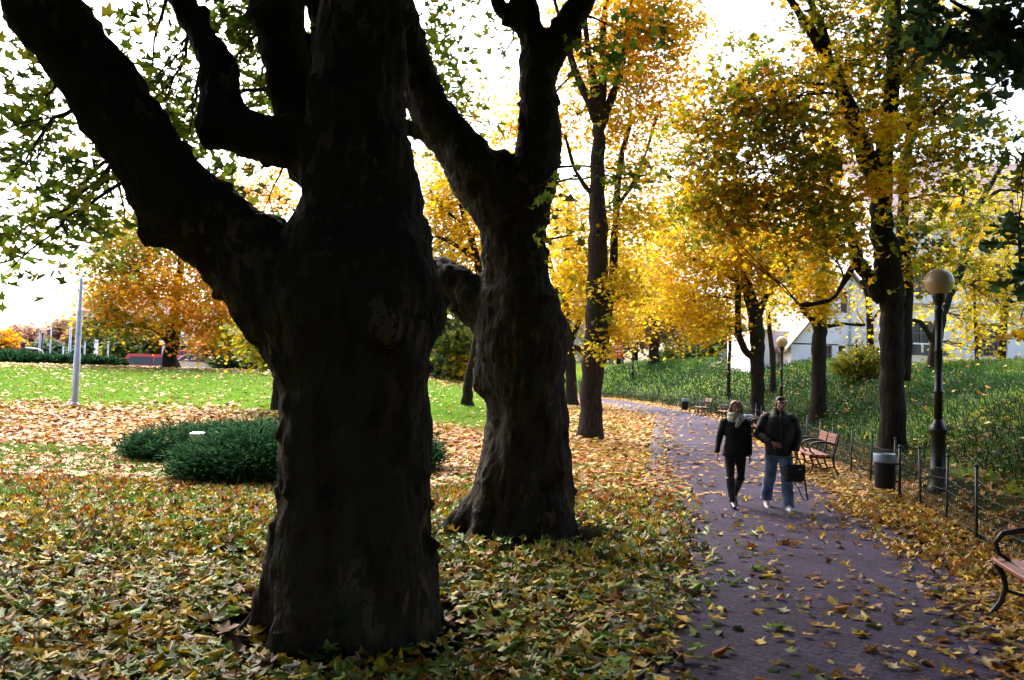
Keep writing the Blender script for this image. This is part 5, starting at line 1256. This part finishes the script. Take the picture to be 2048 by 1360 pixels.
def garment(name, mb, mat, root, voxel=.012, wr=.016, sc_=9, seed=1, it=5):
    me = fuse(mb, voxel, it); co = vco(me); no = vno(me)
    co += no * ((fbm(co * [sc_, sc_, sc_ * .75], seed, 3) - .5) * wr * 2)[:, None]; setco(me, co); return link(name, me, mat, root)

def man(loc, rz):
    root = empty('person', loc, rz); tag(root, 'man in dark jacket, blue jeans and white trainers carrying a black bag', 'person', 'couple walking along the path')
    hc = (.015, -.04, 1.555)
    hipL, hipR = V3((.095, 0, .90)), V3((-.095, .0, .90))      # L = viewer's right
    kL, aL = V3((.12, -.10, .49)), V3((.135, -.13, .085)); kR, aR = V3((-.115, .06, .48)), V3((-.13, .28, .13))
    shL, shR = V3((.205, .0, 1.36)), V3((-.205, .0, 1.36)); eL, wL = V3((.295, .05, 1.09)), V3((.235, -.13, .895)); eR, wR = V3((-.31, .03, 1.10)), V3((-.13, -.21, 1.0))
    b = MB(); head(b, hc)
    b.loft([((0, 0, .84), .13, .09), ((0, 0, .92), .165, .11), ((0, .0, 1.05), .15, .10), ((0, 0, 1.2), .17, .115), ((0, .0, 1.33), .19, .11), ((0, .01, 1.41), .12, .08), ((0, .0, 1.44), .06, .06)], 20)
    for h, k, a in ((hipL, kL, aL), (hipR, kR, aR)): b.tube([h, h.lerp(k, .5), k, k.lerp(a, .35) + V3((0, .015, 0)), a], [.088, .072, .054, .056, .038], 14, rnd=True)
    for a, ft in ((aL, (0, -.17, -.055)), (aR, (0, -.15, -.10))): b.tube([a, a + V3(ft) * .5, a + V3(ft)], [.04, .035, .03], 10, rnd=True)
    for s_, e, w_ in ((shL, eL, wL), (shR, eR, wR)): b.tube([s_ * .92 + V3((0, 0, .1)), s_, e, w_], [.05, .056, .043, .028], 12, rnd=True)
    hand(b, wL, (-.05, -.25, -1), (-1, 0, 0), -1, 1.0); hand(b, wR, (.9, -.25, -.35), (.2, 1, -.1), -1, .55)
    link('body', fuse(b, .0075, 2), M['skin'], root)
    face_bits(root, hc)
    h = MB(); h.sphere((hc[0], hc[1] + .03, hc[2] + .052), (.083, .092, .083), 18, 12); h.sphere((hc[0], hc[1] + .055, hc[2] + .0), (.078, .068, .07), 16, 10); h.sphere((hc[0], hc[1] - .045, hc[2] + .098), (.062, .035, .028), 12, 8)
    for sx in (-1, 1): h.sphere((hc[0] + sx * .071, hc[1] - .012, hc[2] + .02), (.012, .018, .035), 8, 6)
    garment('hair', h, M['dark_hair'], root, .008, .010, 40, 3, 2)
    j = MB(); j.loft([((0, 0, .80), .20, .155), ((0, 0, .86), .215, .165), ((0, 0, 1.0), .225, .175), ((0, 0, 1.15), .235, .175), ((0, .0, 1.28), .245, .165), ((0, .01, 1.37), .215, .14), ((0, .015, 1.43), .13, .10), ((0, .01, 1.49), .085, .085)], 24)
    for s_, e, w_ in ((shL, eL, wL), (shR, eR, wR)):
        q_ = e.lerp(w_, .86); j.tube([s_ * .85 + V3((0, 0, .2)), s_ + V3((0, 0, -.02)), s_.lerp(e, .5), e, e.lerp(w_, .5), q_], [.075, .098, .088, .084, .074, .058], 14, rnd=True)
    j.lathe([(.084, 1.45), (.090, 1.50), (.088, 1.525)], n=18, o=(0, 0, 0))
    jo = garment('jacket', j, M['jacket'], root, .013, .020, 8, 5)
    z_ = MB(); z_.tube([(0, -.165, .86), (0, -.186, 1.0), (0, -.186, 1.15), (0, -.176, 1.28), (0, -.14, 1.38), (0, -.095, 1.46)], .006, 6); z_.build('zip', M['iron'], jo)
    pn = MB()
    for h_, k, a, fx in ((hipL, kL, aL, .02), (hipR, kR, aR, .04)):
        pn.tube([h_ + V3((0, 0, .05)), h_.lerp(k, .5), k, k.lerp(a, .55), a + V3((0, .01, .0)), a + V3((0, .01, -.035))], [.118, .102, .09, .088, .094, .098], 16, rnd=False)
    pn.loft([((0, 0, .78), .12, .10), ((0, 0, .86), .175, .13), ((0, 0, .96), .17, .125)], 20)
    garment('jeans', pn, M['denim'], root, .012, .018, 9, 8, 3)
    for a, dr in ((aL, V3((.02, -1, -.12))), (aR, V3((-.02, -.92, -.42)))):
        dr.normalize(); s_ = MB(); o = a + V3((0, .045, -.03)); s_.tube([o, o + dr * .1, o + dr * .19, o + dr * .25], [.046, .05, .047, .034], 12, rnd=True, sq=(1, .85))
        so = garment('shoe', s_, M['shoe'], root, .008, .004, 12, 4, 3)
        f = MB(); f.tube([o + V3((0, 0, -.032)), o + dr * .13 + V3((0, 0, -.036)), o + dr * .26 + V3((0, 0, -.024))], [.042, .046, .034], 12, rnd=True, sq=(1, .4)); f.build('sole', M['white'], so)
    return root, wL
def woman(loc, rz):
    root = empty('person', loc, rz); tag(root, 'blonde woman in black coat, pale scarf and black boots walking beside the man', 'person', 'couple walking along the path')
    hc = (-.005, -.03, 1.475)
    hipL, hipR = V3((.08, 0, .86)), V3((-.085, 0, .86)); kR, aR = V3((-.085, -.09, .47)), V3((-.055, -.14, .075)); kL, aL = V3((.085, -.02, .47)), V3((.045, .24, .15))
    shL, shR = V3((.165, .0, 1.285)), V3((-.165, 0, 1.285)); eL, wL = V3((.205, .04, 1.02)), V3((.205, -.05, .80)); eR, wR = V3((-.235, .04, 1.04)), V3((-.285, -.06, .82))
    b = MB(); head(b, hc, s=.94)
    b.loft([((0, 0, .80), .13, .09), ((0, 0, .88), .16, .105), ((0, 0, 1.02), .12, .085), ((0, -.01, 1.18), .145, .105), ((0, 0, 1.27), .15, .09), ((0, .01, 1.33), .09, .07), ((0, 0, 1.36), .05, .05)], 20)
    for h, k, a in ((hipL, kL, aL), (hipR, kR, aR)): b.tube([h, h.lerp(k, .5), k, k.lerp(a, .35) + V3((0, .015, 0)), a], [.082, .066, .048, .048, .032], 14, rnd=True)
    for a, ft in ((aL, (0, -.12, -.13)), (aR, (0, -.17, -.045))): b.tube([a, a + V3(ft) * .5, a + V3(ft)], [.034, .03, .025], 10, rnd=True)
    for s_, e, w_ in ((shL, eL, wL), (shR, eR, wR)): b.tube([s_ * .92 + V3((0, 0, .09)), s_, e, w_], [.042, .047, .036, .024], 12, rnd=True)
    hand(b, wR, (-.12, -.3, -1), (1, 0, 0), 1, .35, .92); hand(b, wL, (.05, -.25, -1), (-1, 0, 0), -1, .4, .92)
    link('body', fuse(b, .0075, 2), M['skin'], root); face_bits(root, hc, .94)
    h = MB(); h.sphere((hc[0], hc[1] + .028, hc[2] + .05), (.084, .094, .082), 18, 12); h.sphere((hc[0], hc[1] + .06, hc[2] - .03), (.09, .06, .10), 16, 10)
    for sx in (-1, 1): h.tube([(hc[0] + sx * .03, hc[1] - .05, hc[2] + .10), (hc[0] + sx * .075, hc[1] - .02, hc[2] + .06), (hc[0] + sx * .09, hc[1] + .015, hc[2] - .02), (hc[0] + sx * .092, hc[1] + .03, hc[2] - .10)], [.018, .019, .02, .018], 10, rnd=True)
    garment('hair', h, M['blonde'], root, .008, .012, 34, 3, 2)
    j = MB(); j.loft([((0, 0, .76), .205, .145), ((0, 0, .80), .20, .145), ((0, 0, .90), .178, .13), ((0, 0, 1.02), .145, .11), ((0, -.005, 1.16), .168, .13), ((0, 0, 1.26), .178, .115), ((0, .01, 1.32), .12, .09), ((0, .01, 1.36), .075, .07)], 24)
    for s_, e, w_ in ((shL, eL, wL), (shR, eR, wR)): j.tube([s_ * .85 + V3((0, 0, .19)), s_ + V3((0, 0, -.015)), s_.lerp(e, .5), e, e.lerp(w_, .5), e.lerp(w_, .95)], [.055, .07, .06, .054, .049, .045], 14, rnd=True)
    jo = garment('coat', j, M['coat'], root, .012, .010, 9, 6)
    for z in (1.0, 1.09, 1.18):
        q_ = MB(); q_.sphere((.05, -.118 - (.012 if z > 1.05 else 0), z), (.011, .006, .011), 8, 6); q_.build('button', M['boots'], jo)
    pn = MB()
    for h_, k, a in ((hipL, kL, aL), (hipR, kR, aR)): pn.tube([h_ + V3((0, 0, .03)), h_.lerp(k, .5), k, k.lerp(a, .3)], [.098, .078, .058, .055], 14, rnd=True)
    pn.loft([((0, 0, .74), .10, .09), ((0, 0, .82), .16, .11), ((0, 0, .90), .15, .11)], 18); garment('leggings', pn, M['leggings'], root, .011, .004, 8, 2, 3)
    for h_, k, a, ft in ((hipL, kL, aL, V3((0, -.13, -.14))), (hipR, kR, aR, V3((0, -.19, -.045)))):
        s_ = MB(); s_.tube([k + V3((0, 0, -.02)), k.lerp(a, .35) + V3((0, .014, 0)), k.lerp(a, .8), a], [.068, .066, .046, .042], 14, rnd=False); s_.tube([a + V3((0, .02, -.01)), a + ft * .5, a + ft], [.041, .036, .028], 12, rnd=True); s_.tube([a + V3((0, .035, 0)), a + V3((0, .045, -.07))], [.022, .014], 8, rnd=True)
        garment('boot', s_, M['boots'], root, .008, .005, 10, 4, 2)
    s_ = MB()
    for k, (z, r, dz) in enumerate(((1.345, .098, .01), (1.385, .092, -.012), (1.315, .104, .014))):
        s_.tube([(r * math.cos(t) + hc[0], r * .95 * math.sin(t) - .005, z + dz * math.sin(t + k) - .012 * (math.sin(t) < 0)) for t in np.linspace(0, 2 * math.pi, 18)], .034, 10, rnd=True)
    s_.tube([(.03, -.11, 1.33), (.015, -.135, 1.27), (-.01, -.14, 1.22)], [.045, .042, .03], 10, rnd=True)
    garment('scarf', s_, M['scarf'], root, .010, .012, 16, 9, 2)
    return root
mp_ = onground(1559, 12.35); mp_.z += .028; mrot = R(-8)
mroot, wl = man(mp_, mrot); mroot.scale = (.91, .96, .965)
wp_ = onground(1473, 12.5); wp_.z += .028; woman(wp_, R(-4)).scale = (.96, .96, .97)
# bag hanging from the man's hand
hp = Matrix.Translation(mp_) @ Matrix.Rotation(mrot, 4, 'Z') @ (wl + V3((-.04, -.035, -.13)))
r_ = empty('shoulder_bag', (hp.x, hp.y, hp.z - .34), mrot + R(8)); tag(r_, "black shoulder bag hanging from the man's hand with loose straps", 'bag')
m = MB(); m.box((0, 0, .115), (.30, .13, .25), bev=.035); garment('pouch', m, M['bag'], r_, .009, .010, 9, 4, 4)
m = MB(); m.box((0, -.072, .17), (.27, .03, .15), bev=.012); m.build('flap', M['bag'], r_, smooth=False)
m = MB(); m.tube([(-.10, 0, .23), (-.06, 0, .31), (0, 0, .345), (.06, 0, .31), (.10, 0, .23)], .011, 8, rnd=True); m.build('handle', M['bag'], r_)
m = MB(); m.tube([(.13, 0, .18), (.155, .0, .0), (.175, -.01, -.16), (.19, -.01, -.25), (.165, -.015, -.27), (.12, -.02, -.24), (.06, -.01, -.1), (.0, 0, .0)], .013, 6, sq=(1, .4)); m.build('strap', M['bag'], r_)
m = MB(); m.box((.05, -.09, .18), (.035, .008, .02)); m.build('buckle', M['galv'], r_, smooth=False)
